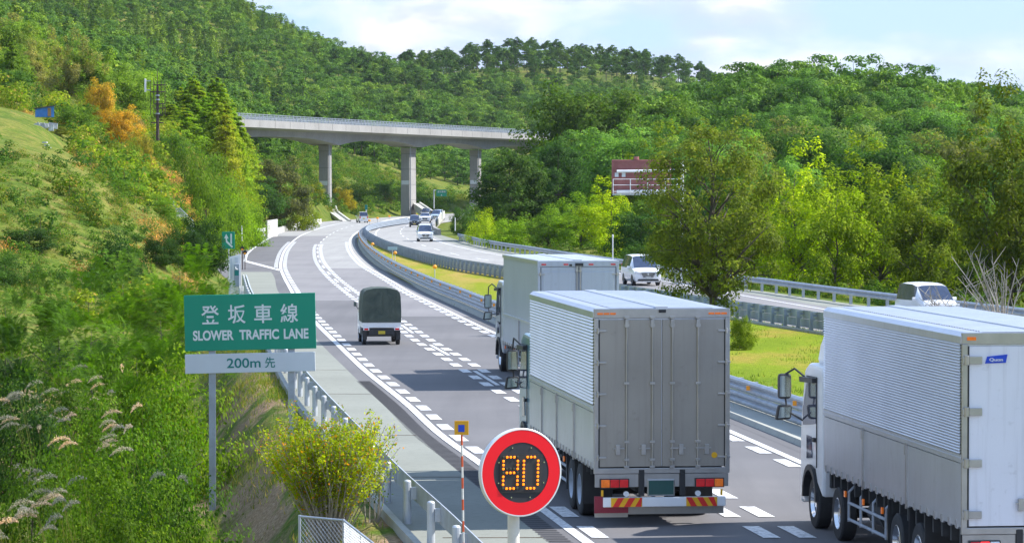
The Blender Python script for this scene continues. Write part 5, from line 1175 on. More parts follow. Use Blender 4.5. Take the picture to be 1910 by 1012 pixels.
# ------------------------------------------------------------------ round variable speed sign
def speed_sign():
    D = 36.0; s = F / D; c = P(969.5, 880, D); e = empty('speed_sign', (c[0], D, -.4), 0, 'round red-rimmed speed limit sign showing 80 in orange lights on a white pole', 'speed sign')
    hd = empty('h'); bpy.data.objects.remove(hd); rz = R(24); zc = c[2] + .4
    def put(mb, nm, mat, par=None, **k):
        o = mb.build(nm, M[mat], par or e, **k)
        if par is None: o.location = (0, 0, zc); o.rotation_euler = (0, R(1.5), rz)
        return o
    rr = .497
    q = MB(); q.lathe([(.04, rr * .97), (.02, rr), (-.035, rr), (-.042, rr * .985), (-.042, rr * .962)], 72, axis='y'); put(q, 'rim', 'sign_rim', smooth=False)
    q = MB(); q.lathe([(-.040, rr * .964), (-.040, rr * .68)], 72, axis='y'); put(q, 'red_ring', 'sign_red')
    q = MB(); q.lathe([(-.036, rr * .682), (-.036, .001)], 64, axis='y'); pnl = put(q, 'display', 'sign_black')
    q = MB(); q.lathe([(.04, rr * .97), (.14, rr * .55), (.16, .001)], 48, axis='y'); put(q, 'back_case', 'sign_rim')
    st = .0425; dig = {'8': [(c_, r_) for c_ in (1, 2, 3) for r_ in (0, 4, 8)] + [(c_, r_) for c_ in (0, 4) for r_ in (1, 2, 3, 5, 6, 7)], '0': [(c_, r_) for c_ in (1, 2, 3) for r_ in (0, 8)] + [(c_, r_) for c_ in (0, 4) for r_ in (1, 2, 3, 4, 5, 6, 7)]}
    for x0, d in ((-.232, '8'), (.018, '0')):
        q = MB(); off = MB()
        for cc in range(5):
            for r_ in range(9):
                x = x0 + cc * st * 1.03 + .008; z = .175 - r_ * st * 1.03; tgt = q if (cc, r_) in dig[d] else (off if d == '8' and (cc in (0, 4) or r_ in (0, 3, 4, 8)) else None)
                if tgt is not None: tgt.box((x, -.046 - (0 if tgt is off else .004), z), (.0255, .014, .0255), Matrix.Rotation(R(8 * ((cc * 3 + r_) % 3 - 1)), 3, 'Y'))
        o = q.build('digit', M['led'], pnl, bevel=.006)
        if off.v: off.build('unlit_diode', M['led_off'], pnl, bevel=.004)
    q = MB(); q.bb(-.255, .255, -.05, -.038, -.222, -.216); q.bb(-.262, .262, -.0415, -.037, -.215, .205)
    fr = q.build('display_frame', M['black'], pnl)
    q = MB()
    for a in range(8): t = a * PI / 4 + PI / 8; q.cyl((math.cos(t) * .30, -.044, math.sin(t) * .30), (math.cos(t) * .30, -.036, math.sin(t) * .30), .008, n=8)
    q.build('screw', M['chrome'], pnl)
    q = MB(); q.cyl((-.07, .12, -.6), (-.07, .12, zc + .1), .068, n=20); q.build('pole', M['pole_white'], e, auto=True)
    q = MB(); q.bb(-.13, -.01, .03, .2, zc - .3, zc - .24); q.bb(-.13, -.01, .03, .2, zc + .1, zc + .16); q.build('bracket', M['galv'], e)
speed_sign()
# snow pole on the guardrail
D = 48.4; s_ = F / D; c = P(866, 1000, D); e = empty('snow_pole', (c[0], D, -.1), 0, 'red and white striped pole topped with an orange square plate with a blue centre', 'snow pole')
zt = P(862, 797, D)[2] + .1; tx = (862 - 867) / s_
n = 15; zs = np.linspace(0, zt - .1, n + 1)
for i in range(n):
    q = MB(); q.cyl((tx * zs[i] / zt, 0, zs[i]), (tx * zs[i + 1] / zt, 0, zs[i + 1]), .016, n=10); q.build('red_band' if i % 2 == 0 else 'white_band', M['pole_red'] if i % 2 == 0 else M['pole_white'], e)
q = MB(); q.bb(tx - .107, tx + .107, -.02, -.005, zt - .107, zt + .107); p_ = q.build('plate', M['plate_orange'], e, bevel=.004); q = MB(); q.bb(tx - .05, tx + .045, -.026, -.02, zt - .06, zt + .045); q.build('blue_square', M['blue'], p_)
q = MB(); q.bb(.02, .10, -.02, .02, .55, .6); q.bb(.02, .10, -.02, .02, .75, .8); q.build('clamp', M['galv'], e)
# chain-link fence in the lower left corner
def chain(name, pts, h_, label, rows, posts=True, mesh=.085, rad=.022, matn='galv'):
    """pts: base points (x, y, z)"""
    o0 = Vector(pts[0]); e = empty(name, o0, 0, label, 'fence'); L_ = [Vector(p) - o0 for p in pts]
    for p in L_: q = MB(); q.cyl(p + Vector((0, 0, -.4)), p + Vector((0, 0, h_)), rad, n=10); q.build('post', M[matn], e)
    for a, b_ in zip(L_, L_[1:]):
        q = MB(); q.cyl(a + Vector((0, 0, h_ - .02)), b_ + Vector((0, 0, h_ - .02)), rad * .8, n=8); q.cyl(a + Vector((0, 0, .06)), b_ + Vector((0, 0, .06)), rad * .6, n=6); q.build('rail', M[matn], e)
        d = b_ - a; W_ = d.length; q = MB(); n = int((W_ + h_) / mesh)
        for k in range(n + 1):
            for sg in (1, -1):
                u0 = k * mesh - (h_ if True else 0); u1 = u0 + h_; z0, z1 = 0.05, h_ - .03
                if sg < 0: z0, z1 = z1, z0
                if u0 < 0: z0 = z0 + (z1 - z0) * (-u0) / h_; u0 = 0
                if u1 > W_: z1 = z1 - (z1 - z0) * 0 if u1 == u0 else z0 + (z1 - z0) * ((W_ - u0) / (u1 - u0)); u1 = W_
                if u1 <= u0: continue
                A = a + d * (u0 / W_) + Vector((0, 0, z0)); B = a + d * (u1 / W_) + Vector((0, 0, z1)); q.cyl(A, B, .003 * rad / .022, n=3, cap=False)
        q.build('wire_mesh', M[matn], e)
    return e
f0 = P(554, 1000, 50); f1 = P(641, 1000, 50); f2 = P(690, 1060, 46)
zt = P(600, 967, 50)[2]; zb = -.55
chain('chain_link_fence', [(f0[0], 50.6, zb), (f1[0], 50, zb), (f2[0] + .12, 46.2, zb + .0)], zt - zb, 'low chain-link fence of galvanised pipe in front of the yellow bush', 1)
# mesh fence on the hillside
pts = []
for px, py in ((278, 362), (296, 376), (312, 386), (330, 404), (348, 422), (362, 436)):
    D = 232 - (px - 278) * .12; q_ = P(px, py, D); pts.append((q_[0], D, max(q_[2], ground(q_[0], D) + .15)))
chain('hillside_fence', pts, .85, 'grey mesh fence running down the left hillside through the dry grass', 1, mesh=.2, rad=.03)
# concrete stairs pieces near the crest
# ------------------------------------------------------------------ bridge
M['junk2'] = plain('joint_line', (.13, .13, .13), .9)
def bridge():
    dx, dy = BR_D; e = empty('road_bridge', (BR_A[0], BR_A[1], 0), -math.atan2(dx, dy), 'long grey concrete road bridge crossing high over the motorway on three visible piers', 'bridge')
    # local: x to the right of the run, y along the run
    def t_at(px): k = (px - CX) / F; return (k * BR_A[1] - BR_A[0]) / (dx - k * dy)
    def ztop(t): return 16.7 + .55 * t / 200
    ts = np.concatenate([np.linspace(-60, 215, 60)])
    piers = [t_at(607) , t_at(762), t_at(887)]; span_l = piers[0] - 62; sup = [span_l] + piers + [piers[-1] + 50]
    def depth(t):
        d = min(abs(t - p) for p in sup); f = min(1, d / 24); return 3.3 - 1.15 * (1 - (1 - f) ** 2)
    HW = 4.6; q = MB(); vs = []
    for t in ts:
        z = ztop(t); d = depth(t); vs += [(-HW, t, z - 1.05), (-HW, t, z - .75), (HW, t, z - .75), (HW, t, z - 1.05), (2.7, t, z - 1.5), (2.5, t, z - d - .3), (-2.5, t, z - d - .3), (-2.7, t, z - 1.5)]
    k = 8; q.add(vs, [(i * k + j, i * k + (j + 1) % k, (i + 1) * k + (j + 1) % k, (i + 1) * k + j) for i in range(len(ts) - 1) for j in range(k)]); q.f += [tuple(range(k))[::-1], tuple(range((len(ts) - 1) * k, len(ts) * k))]; q.m += [0, 0]
    q.build('deck', M['bridge'], e)
    for s in (-1, 1):
        q = MB(); vs = []
        for t in ts: z = ztop(t); vs += [(s * (HW - .25), t, z - .748), (s * (HW - .25), t, z + .12), (s * (HW + .03), t, z + .12), (s * (HW + .03), t, z - 1.12), (s * (HW - .0), t, z - 1.12), (s * (HW - .0), t, z - .748)]
        k = 6; q.add(vs, [(i * k + j, i * k + (j + 1) % k, (i + 1) * k + (j + 1) % k, (i + 1) * k + j) for i in range(len(ts) - 1) for j in range(k)]); q.build('parapet', M['bridge'], e)
        q = MB(); 
        for zz in (.42, .72, 1.05):
            q.tube([(s * (HW - .1), t, ztop(t) + zz) for t in ts], .045, 5)
        for t in np.arange(-60, 215, 2.0): q.bb(s * (HW - .1) - .06, s * (HW - .1) + .06, t - .06, t + .06, ztop(t) + .1, ztop(t) + 1.12)
        q.build('railing', M['galv'], e)
        # mesh screen panels hung on the railing
        q = MB()
        for t in np.arange(-60, 213, 2.0): 
            for j in range(5): q.bb(s * (HW - .1) - .012, s * (HW - .1) + .012, t + .3 + j * .34, t + .34 + j * .34, ztop(t) + .14, ztop(t) + 1.0)
        q.build('screen', M['galv'], e)
    for t in np.arange(-56, 212, 8.0):
        q = MB(); q.bb(HW + .02, HW + .05, t - .04, t + .04, ztop(t) - 1.1, ztop(t) + .1); q.build('parapet_joint', M['junk2'], e)
    for (t, a, b_, zb) in ((piers[0], 2.2, 1.7, 0.2), (piers[1], 4.6, 1.7, .2), (piers[2], 3.0, 1.7, .2)):
        q = MB(); z = ztop(t) - depth(t) - .28
        vs = []
        for zz, f in ((zb - 3, 1.06), (z - 1.2, 1), (z, 1.12)): vs += [(-b_ / 2 * f, t - a / 2 * f, zz), (b_ / 2 * f, t - a / 2 * f, zz), (b_ / 2 * f, t + a / 2 * f, zz), (-b_ / 2 * f, t + a / 2 * f, zz)]
        q.add(vs, [(0, 1, 5, 4), (1, 2, 6, 5), (2, 3, 7, 6), (3, 0, 4, 7), (4, 5, 9, 8), (5, 6, 10, 9), (6, 7, 11, 10), (7, 4, 8, 11), (3, 2, 1, 0), (8, 9, 10, 11)])
        pr = q.build('pier', M['bridge'], e, bevel=.05)
        q = MB(); q.cyl((b_ / 2 + .14, t - a / 2 + .3, zb), (b_ / 2 + .14, t - a / 2 + .3, z + .4), .09, n=8); q.build('drain_pipe', M['galv'], pr)
        for zz in np.arange(zb + 3, z - 1, 3.0): q = MB(); q.bb(-b_ / 2 - .03, b_ / 2 + .03, t - a / 2 - .04, t - a / 2 + .02, zz - .03, zz + .03); q.bb(b_ / 2 - .01, b_ / 2 + .04, t - a / 2, t + a / 2, zz - .03, zz + .03); q.build('formwork_joint', M['junk2'], pr)
        q = MB(); q.bb(-.75, .75, t - a / 2 - .06, t - a / 2 - .03, z - 7.2, z - 6.4); q.build('plate', M['sign_sub'], pr)
    return e
bridge()
# slope gutters: concrete channels running down by the piers
for a, b_, D0, D1, nm in (((618, 392), (645, 412), 575, 545, 'concrete drain channel running down the slope at the foot of the left bridge pier'), ((776, 378), (800, 394), 636, 620, 'concrete drain channel running down the slope by the middle bridge pier')):
    p0, p1 = Vector(P(*a, D0)), Vector(P(*b_, D1)); q = MB(); n = 8
    for i in range(n + 1):
        p = p0.lerp(p1, i / n); g_ = ground(p.x, p.y); p.z = max(p.z, g_ + .1)
        q.v += [(p.x - .9, p.y, p.z - 1.2), (p.x - .9, p.y, p.z + .15), (p.x - .6, p.y, p.z + .15), (p.x - .5, p.y, p.z - .1), (p.x + .5, p.y, p.z - .1), (p.x + .6, p.y, p.z + .15), (p.x + .9, p.y, p.z + .15), (p.x + .9, p.y, p.z - 1.2)]
    for i in range(n):
        for j in range(7): q.f.append((i * 8 + j, i * 8 + j + 1, (i + 1) * 8 + j + 1, (i + 1) * 8 + j)); q.m.append(0)
    tag(q.build('drain_channel', M['wall']), nm, 'drain')
# ------------------------------------------------------------------ far walls
def wall_run(name, pts, th, label, cat='barrier', mat='wall'):
    """pts: (x, y, z_bottom, z_top)"""
    q = MB(); n = len(pts); vs = []
    for i, (x, y, z0, z1) in enumerate(pts):
        a = pts[max(i - 1, 0)]; b_ = pts[min(i + 1, n - 1)]; d = Vector((b_[0] - a[0], b_[1] - a[1])).normalized(); nx_, ny_ = d.y * th / 2, -d.x * th / 2
        vs += [(x - nx_, y - ny_, z0), (x + nx_, y + ny_, z0), (x + nx_ * .7, y + ny_ * .7, z1), (x - nx_ * .7, y - ny_ * .7, z1)]
    q.add(vs, [(i * 4 + j, i * 4 + (j + 1) % 4, (i + 1) * 4 + (j + 1) % 4, (i + 1) * 4 + j) for i in range(n - 1) for j in range(4)] + [(3, 2, 1, 0), ((n - 1) * 4, (n - 1) * 4 + 1, (n - 1) * 4 + 2, (n - 1) * 4 + 3)])
    return tag(q.build(name, M[mat]), label, cat)
pts = []
for px, pb, pt in ((502, 438, 429), (525, 432.5, 422.5), (548, 427.5, 416.5), (572, 422.5, 411.5), (585, 419.5, 409.5), (598, 416.5, 408)):
    x, y = G(px, pb); pts.append((x, y, -.2, P(px, pt, y)[2]))
wall_run('concrete_barrier', pts, .4, 'long white concrete barrier on the outer side of the far left bend')
x0, y0 = G(456, 440); x1, y1 = G(503, 437.5)
e = empty('short_guardrail', (x0, y0, 0), 0, 'short white guardrail leading into the far left concrete barrier', 'guardrail'); q = MB(); dv = Vector((x1 - x0, y1 - y0, 0)); nrm = dv.orthogonal().normalized() * .06
for z0, z1 in ((.45, .62), (.66, .85)): q.add([(0, 0, z0), (dv.x, dv.y, z0), (dv.x, dv.y, z1), (0, 0, z1), (.1, -.1, z0), (dv.x + .1, dv.y - .1, z0), (dv.x + .1, dv.y - .1, z1), (.1, -.1, z1)], [(0, 1, 2, 3), (4, 5, 6, 7), (0, 1, 5, 4), (3, 2, 6, 7), (0, 3, 7, 4), (1, 2, 6, 5)])
q.build('beam', M['white'], e)
for f in (.02, .25, .5, .75, .98): q = MB(); q.cyl((dv.x * f, dv.y * f + .1, -.4), (dv.x * f, dv.y * f + .1, .8), .09); q.build('post', M['white'], e)
for (pa, pb, top0, top1, D0, lb) in ((499, 518, 411.5, 408.5, 375, 'left of the two grey concrete panels above the far barrier'), (567.5, 586, 398.5, 398.5, 500, 'right of the two grey concrete panels above the far barrier')):
    a = P(pa, 430, D0); b_ = P(pb, 430, D0 + 8); q = MB(); zt0 = P(pa, top0, D0)[2]; zt1 = P(pb, top1, D0 + 8)[2]
    q.add([(a[0], a[1], -.5), (b_[0], b_[1], -.5), (b_[0], b_[1], zt1), (a[0], a[1], zt0), (a[0] - .2, a[1] + .25, -.5), (b_[0] - .2, b_[1] + .25, -.5), (b_[0] - .2, b_[1] + .25, zt1), (a[0] - .2, a[1] + .25, zt0)], [(0, 1, 2, 3), (4, 5, 6, 7), (0, 1, 5, 4), (3, 2, 6, 7), (0, 3, 7, 4), (1, 2, 6, 5)])
    tag(q.build('noise_wall', M['wall']), lb, 'wall panel')
# right: parapet of the opposite road with a rounded end, then upper screen
pts = []
for px, pb, pt in ((817.5, 438.5, 427.5), (809, 435, 424), (806, 430, 418), (808, 425, 412), (813, 420.5, 406), (818, 416, 401), (823, 412, 397)):
    x, y = G(px + 2, pb); pts.append((x, y, -.2, P(px, pt, y)[2]))
wall_run('parapet_wall', pts, .5, 'grey concrete parapet with a rounded end on the outer side of the far right bend', mat='bridge')
pts = []
for px, pb, pt in ((813, 425, 407), (817, 420, 399), (821, 415, 395), (825, 411, 393)):
    x, y = G(px + 4, pb); pts.append((x, y, .5, P(px, pt, y)[2]))
wall_run('wind_screen', pts, .2, 'pale upright screen standing on the parapet at the far right bend', 'screen', 'wall')
# white median barrier on the far bend
pts = []
for px, pb, pt in ((690, 429, 422), (702, 422.5, 417), (718, 417, 411), (745, 412.5, 406), (775, 409, 403), (800, 406.5, 401)):
    x, y = G(px, pb); pts.append((x, y, -.1, P(px, pt, y)[2]))
wall_run('median_barrier', pts, .5, 'white concrete median barrier curving round the far bend')
for i, (px, py) in enumerate(((657, 413), (689, 415.5), (705, 409.5), (726, 405.5), (777, 401), (750, 403))):
    pass
q = MB()
for i, (px, py, D_) in enumerate(((689, 411, 480), (704, 406.5, 520), (726, 403, 560), (777, 400.5, 600))):
    p = P(px, py, D_); o = empty('marker_post', (p[0], D_, 0), 0, 'orange marker on the far median barrier, number counted along the bend', 'marker', 'orange markers on the far median barrier'); o['label'] = 'orange marker standing on the white median barrier of the far bend'
    q = MB(); q.cyl((0, 0, -.1), (0, 0, p[2]), .05); q.build('pole', M['post'], o); q = MB(); q.lathe([(p[2] - .15, .001), (p[2] - .12, .2), (p[2] + .12, .2), (p[2] + .15, .001)], 10, axis='z'); q.build('reflector', M['reflector'], o)
# ------------------------------------------------------------------ gantry sign seen from behind
def gantry():
    D = 205.0; s = F / D; px0 = 1272; base = P(px0, 524, D); e = empty('gantry_sign', (base[0], D, 0), 0, 'brown back of a large overhead road sign on a white pole behind the big tree', 'overhead sign')
    X = lambda px: (px - px0) / s; Z = lambda py: P(px0, py, D)[2]
    q = MB(); q.bb(X(1141), X(1252), .1, .35, Z(361), Z(298)); pn = q.build('sign_panel', M['brown_sign'], e, bevel=.03)
    q = MB()
    for px in np.arange(1148, 1252, 22): q.bb(X(px) - .03, X(px) + .03, .02, .1, Z(360), Z(299))
    for py in (301, 316, 330, 345, 359): q.bb(X(1141), X(1252), .04, .1, Z(py) - .03, Z(py) + .03)
    q.build('stiffener', M['brown_sign'], pn)
    q = MB(); q.tube([(X(1150), -.08, Z(319.5)), (X(1268), -.08, Z(318))], .09, 10); q.tube([(X(1150), -.08, Z(357.5)), (X(1268), -.08, Z(356))], .11, 10); q.build('arm', M['white'], e, auto=True)
    q = MB(); q.cyl((0, 0, -.3), (0, 0, Z(300)), .14, .11, n=16); q.cyl((0, 0, Z(358)), (0, 0, Z(352)), .28, n=16); q.cyl((0, 0, Z(322)), (0, 0, Z(315)), .25, n=16); q.build('pole', M['white'], e, auto=True)
    q = MB()
    for z in (Z(334), Z(345), Z(357), Z(361)): q.tube([(X(1143), -.6, z), (X(1262), -.6, z)], .02, 5)
    for px in (1143, 1175, 1207, 1240, 1262): q.tube([(X(px), -.6, Z(362)), (X(px), -.6, Z(334))], .03, 5)
    q.bb(X(1141), X(1262), -.62, -.2, Z(363) - .03, Z(363)); q.build('walkway', M['white'], e)
    q = MB(); q.cyl((X(1187), .2, Z(298)), (X(1187), .2, Z(292)), .17, n=12); q.build('cap', M['brown_sign'], e)
    for px in (1150, 1163): q = MB(); q.bb(X(px) - .12, X(px) + .12, -.02, .05, Z(330), Z(322)); q.build('junction_box', M['sign_sub'], e)
gantry()
# ------------------------------------------------------------------ small signs and things left
def pole_sign(name, px0, px1, pt, pb, pbase, D, mat, label, cat='sign', poles=(.5,), txt=None):
    c = P((px0 + px1) / 2, pb, D); s = F / D; e = empty(name, (c[0], D, 0), 0, label, cat); w_ = (px1 - px0) / s; zt, zb = P(px0, pt, D)[2], P(px0, pb, D)[2]
    q = MB(); q.bb(-w_ / 2, w_ / 2, -.03, .03, zb, zt); pn = q.build('panel', M[mat], e, bevel=.01)
    zg = P(px0, pbase, D)[2]
    for f in poles: q = MB(); q.cyl(((f - .5) * w_, .1, zg - .3), ((f - .5) * w_, .1, zt), .045 * max(1, D / 200)); q.build('post', M['post'], e)
    return e, pn, w_, zb, zt
e, pn, w_, zb, zt = pole_sign('arrow_sign', 414, 438, 432, 464, 520, 203, 'sign_green', 'green square sign with white lane arrows beside the dark round bush', poles=(.5,))
q = MB(); H_ = zt - zb; f = lambda u, v: (u * w_ - w_ / 2, zb + v * H_)
for poly in ([f(.18, .62), f(.34, .88), f(.52, .60), f(.41, .62), f(.41, .48), f(.86, .14), f(.78, .06), f(.30, .40), f(.29, .63)], [f(.66, .34), f(.78, .26), f(.78, .88), f(.66, .88)]): q.prism(poly, -.04, -.028, 'y')
q.build('arrow', M['sign_white'], pn)
e, pn, w_, zb, zt = pole_sign('exit_sign', 814, 833, 353.5, 366, 386, 655, 'sign_green', 'far green road sign on a tall grey pole under the right half of the bridge', poles=(-.25,))
text('登坂車線', w_ * .8, (zt - zb) * .3, pn, 'lettering', 'sign_white', (0, -.05, zb + (zt - zb) * .68), .01); 
q = MB(); q.prism([(-.15, zb + .12), (.15, zb + .12), (0, zb + .4)], -.05, -.03, 'y'); q.build('arrow', M['sign_white'], pn)
q = MB(); q.tube([(-.25 * w_ - .5 * w_, .1, zt - .1), (0, .1, zt - .1)], .07, 6); q.build('arm', M['post'], e)
pole_sign('small_sign', 680.5, 685.5, 382, 391, 404, 560, 'sign_teal', 'tiny teal sign on a post at the foot of the slope between the two piers')
# emergency telephone box with its white board
D = 172; s_ = F / D; c = P(444, 540, D); e = empty('telephone_box', (c[0], D, 0), 0, 'white and grey roadside telephone box with a green strip at the left guardrail end', 'telephone box')
X = lambda px: (px - 444) / s_; Z = lambda py: P(444, py, D)[2]
q = MB(); q.prism([(X(427), Z(548)), (X(427), Z(479)), (X(448.5), Z(474)), (X(448.5), Z(548))], .3, .36, 'y'); bd = q.build('board', M['white'], e, bevel=.01)
q = MB(); q.bb(X(429), X(432), .27, .3, Z(520), Z(482)); q.bb(X(437), X(443), .27, .3, Z(490), Z(480)); q.build('board_mark', M['sign_sub'], bd)
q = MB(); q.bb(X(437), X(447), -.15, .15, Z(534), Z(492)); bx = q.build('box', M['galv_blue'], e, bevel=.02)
q = MB(); q.bb(X(438), X(446), -.165, -.15, Z(513.5), Z(504)); q.build('green_strip', M['sign_teal'], bx); q = MB(); q.tube([(X(440), -.17, Z(497)), (X(440), -.175, Z(500.5)), (X(443.5), -.17, Z(502))], .035, 6); q.build('telephone_mark', M['white'], bx)
q = MB()
for px in (428, 438, 446, 452): q.cyl((X(px), .1, -.3), (X(px), .1, Z(533)), .05)
q.build('post', M['white'], e)
for px, py, n_ in ((452, 463, 'left'), (457, 470.5, 'right')):
    D_ = 232; c = P(px, py, D_); e = empty('marker_post', (c[0], D_, 0), 0, f'{"left, higher" if n_ == "left" else "right, lower"} of two dark orange-spotted markers beside the arrow sign', 'marker'); q = MB(); q.cyl((0, 0, -.3), (0, 0, c[2]), .03); q.build('pole', M['rust'], e); q = MB(); q.lathe([(-.05, .001), (-.05, .16), (.0, .16), (.0, .001)], 12, (0, 0, c[2]), 'y'); q.build('disc', M['black'], e); q = MB(); q.bb(-.08, .08, -.09, -.05, c[2] - .14, c[2] - .02); q.build('reflector', M['reflector'], e)
for px, pt, pb, D_, lb in ((451, 424, 441, 300, 'thin white post on the bare bank right above the arrow sign'), (1143, 441, 478, 215, 'thin pale post standing behind the outer guardrail left of the minivan'), (849, 408, 424, 380, 'thin white post behind the outer guardrail near the round dark bush'), (825, 392, 404, 480, 'white lamp-like post above the far parapet')):
    a = P(px, pt, D_); b_ = P(px, pb, D_); e = empty('post', (a[0], D_, b_[2]), 0, lb, 'post'); q = MB(); q.cyl((0, 0, -.4), (0, 0, a[2] - b_[2]), .055 * D_ / 300); q.build('pole', M['white'], e); q = MB(); q.lathe([(a[2] - b_[2] - .1, .001), (a[2] - b_[2] - .05, .06), (a[2] - b_[2] + .1, .06), (a[2] - b_[2] + .15, .001)], 10, axis='z'); q.build('top_cap', M['white'], e)
# antenna pole
def antenna():
    D = 285.0; s = F / D; px0 = 294; c = P(px0, 238, D); e = empty('antenna_mast', (c[0], D, 0), 0, 'dark rusty antenna mast with crossarms and a white panel antenna above the left slope', 'antenna mast')
    X = lambda px: (px - px0) / s; Z = lambda py: P(px0, py, D)[2]
    q = MB(); q.cyl((0, 0, Z(262)), (0, 0, Z(158)), .16, .09, n=10); q.build('pole', M['rust'], e)
    for py, w0, w1 in ((158.5, 287, 308), (171.5, 281, 308), (194, 288, 307), (202, 288, 308), (215, 289, 304), (229, 282, 305)):
        q = MB(); q.bb(X(w0), X(w1), -.06, .06, Z(py) - .05, Z(py) + .05); q.build('crossarm', M['rust'], e)
    q = MB()
    for px, a, b_ in ((281, 150, 215), (287, 145, 215), (294, 128, 158), (301, 150, 175), (308, 152, 214), (303, 190, 214)): q.cyl((X(px), 0, Z(b_)), (X(px), 0, Z(a)), .028, n=5)
    q.build('whip', M['rust'], e)
    q = MB()
    for py in (178, 186, 212): q.cyl((0, 0, Z(py) - .06), (0, 0, Z(py) + .06), .2, n=10)
    q.build('collar', M['galv'], e)
    q = MB(); q.bb(X(269.5), X(273), -.08, .08, Z(172), Z(147)); q.build('panel_antenna', M['white'], e, bevel=.03); q = MB(); q.bb(X(271), X(281), -.03, .03, Z(151) - .04, Z(151) + .04); q.bb(X(271), X(281), -.03, .03, Z(168) - .04, Z(168) + .04); q.build('antenna_bracket', M['galv'], e)
antenna()
# blue shed
D = 236; s_ = F / D; c = P(85, 217, D); gz = ground(c[0], D); e = empty('shed', (c[0], D, c[2] - .05), R(12), 'small blue shed with a dark lean-to roof on the left hill', 'shed')
q = MB(); q.prism([(-.68, 0), (.62, 0), (.62, .80), (-.68, .60)], 0, 1.3, 'y'); w0 = q.build('wall', M['shed_blue'], e); q = MB(); q.bb(.15, .4, -.03, .0, .05, .66); q.build('door', plain('shed_wood', (.35, .2, .08), .8), w0); q = MB(); q.prism([(-.78, .585), (.72, .81), (.72, .87), (-.78, .645)], -.12, 1.45, 'y'); q.build('roof', M['rust'], e)
e = empty('board_pile', (c[0] + .1, D - 1.6, ground(c[0] + .1, D - 1.6)), 0, 'pile of white and grey boards and boxes in front of the blue shed', 'boards')
for i in range(7):
    q = MB(); q.box((RNG.uniform(-.6, .8), RNG.uniform(-.2, .3), .15 + RNG.uniform(0, .35)), (RNG.uniform(.3, .7), .1, RNG.uniform(.25, .5)), Matrix.Rotation(RNG.uniform(-.5, .5), 3, 'Y')); q.build('board', M['junk'], e)
p = P(92, 312, 214); q = MB()
for i in range(5): q.box((i * .12, 0, -i * .18), (.3, .5, .09))
o = q.build('step', M['junk']); o.location = (p[0], 212, max(p[2], ground(p[0], 212) + .2)); tag(o, 'short flight of grey steps at the crest of the dry mound', 'steps')
# ------------------------------------------------------------------ special plants
def shoot_bush(name, c, H, Rr, n_st, leafn, tint, label, spotted=True, bare=False, cat='bush', leaf=.05):
    e = empty(name, c, 0, label, cat); q = MB(); C = []
    for i in range(n_st):
        a = RNG.uniform(0, 6.28); rr = Rr * RNG.uniform(.2, 1) ** .6; tip = Vector((math.cos(a) * rr, math.sin(a) * rr, H * RNG.uniform(.7, 1) * (1 - .25 * (rr / Rr) ** 2))); b0 = Vector((math.cos(a) * .12, math.sin(a) * .12, -.1)); m1 = b0.lerp(tip, .45) + Vector((RNG.normal(0, .05), RNG.normal(0, .05), .05 * H))
        q.tube([b0, m1, tip], [.016, .010, .004], 5)
        for _ in range(5):
            f = RNG.uniform(.3, .85); s0 = (b0.lerp(m1, f / .45) if f < .45 else m1.lerp(tip, (f - .45) / .55)); t2 = s0 + Vector((RNG.normal(0, .16), RNG.normal(0, .16), RNG.uniform(.1, .4))) * H * .45
            q.tube([s0, s0.lerp(t2, .5) + Vector((0, 0, .02)), t2], [.007, .005, .002], 4); k = leafn // (n_st * 6)
            ts = RNG.uniform(.25, 1.05, k)[:, None]; C.append(np.array(s0) + (np.array(t2) - np.array(s0)) * ts + RNG.normal(0, .045, (k, 3)))
        k = leafn // (n_st * 6); ts = RNG.uniform(.45, 1.02, k)[:, None]; C.append(np.array(m1) + (np.array(tip) - np.array(m1)) * ts + RNG.normal(0, .05, (k, 3)))
    q.build('stem', M['bark_pale'], e)
    if not bare:
        C = np.concatenate(C); LV = leaves(C, leaf, .2, .55); o = link('crown', npmesh('crown', LV, len(C), [M['leaf_spot' if spotted else 'leaf']]), e); o.color = (*tint, 1)
    return e
p = P(615, 990, 58); shoot_bush('bush', (p[0], 58, ground(p[0], 58)), 2.8, 1.42, 95, 25000, (.40, .48, .015), 'yellow-green bush with orange leaves and many thin pale stems, in front of the guardrail', leaf=.055)
p = P(712, 870, 58.5); e = shoot_bush('flowering_weed', (p[0] - .2, 58.4, -.1), 1.35, .22, 6, 260, (.12, .2, .02), 'tall weed with small pink flowers above the yellow bush', False, cat='weed', leaf=.05)
q = MB()
for i in range(5): q.box((RNG.normal(0, .06), RNG.normal(0, .03), 1.28 + RNG.normal(0, .06)), (.05, .05, .035))
q.build('flower', M['pink'], e)
for i, (px, pb, D_, H_, r_, lb) in enumerate(((1872, 612, 118, 3.6, 1.4, 'pale leafless branching bush beyond the right-hand truck roof, the larger one'), (1800, 600, 124, 2.3, 1.2, 'smaller pale leafless bush left of the larger bare one'))):
    p = P(px, pb, D_); e = empty('bare_bush', (p[0], D_, .0), 0, lb, 'bare bush'); q = MB()
    for k in range(16 if i == 0 else 12):
        lean = RNG.uniform(-1.5, .7) ; L_ = H_ * RNG.uniform(.55, 1.05); a = Vector((0, 0, 0)); b_ = Vector((lean * .35 * r_, RNG.normal(0, .3), L_ * .5)); c = Vector((lean * r_, RNG.normal(0, .5), L_)); q.tube([a, b_, c], [.05, .03, .008], 5)
        for _ in range(6): f = RNG.uniform(.2, .9); s0 = b_.lerp(c, f); q.tube([s0, s0 + Vector((RNG.normal(0, .25), RNG.normal(0, .2), RNG.uniform(.2, .7)))], [.014, .004], 4)
    q.build('branch', M['bark_pale'], e)
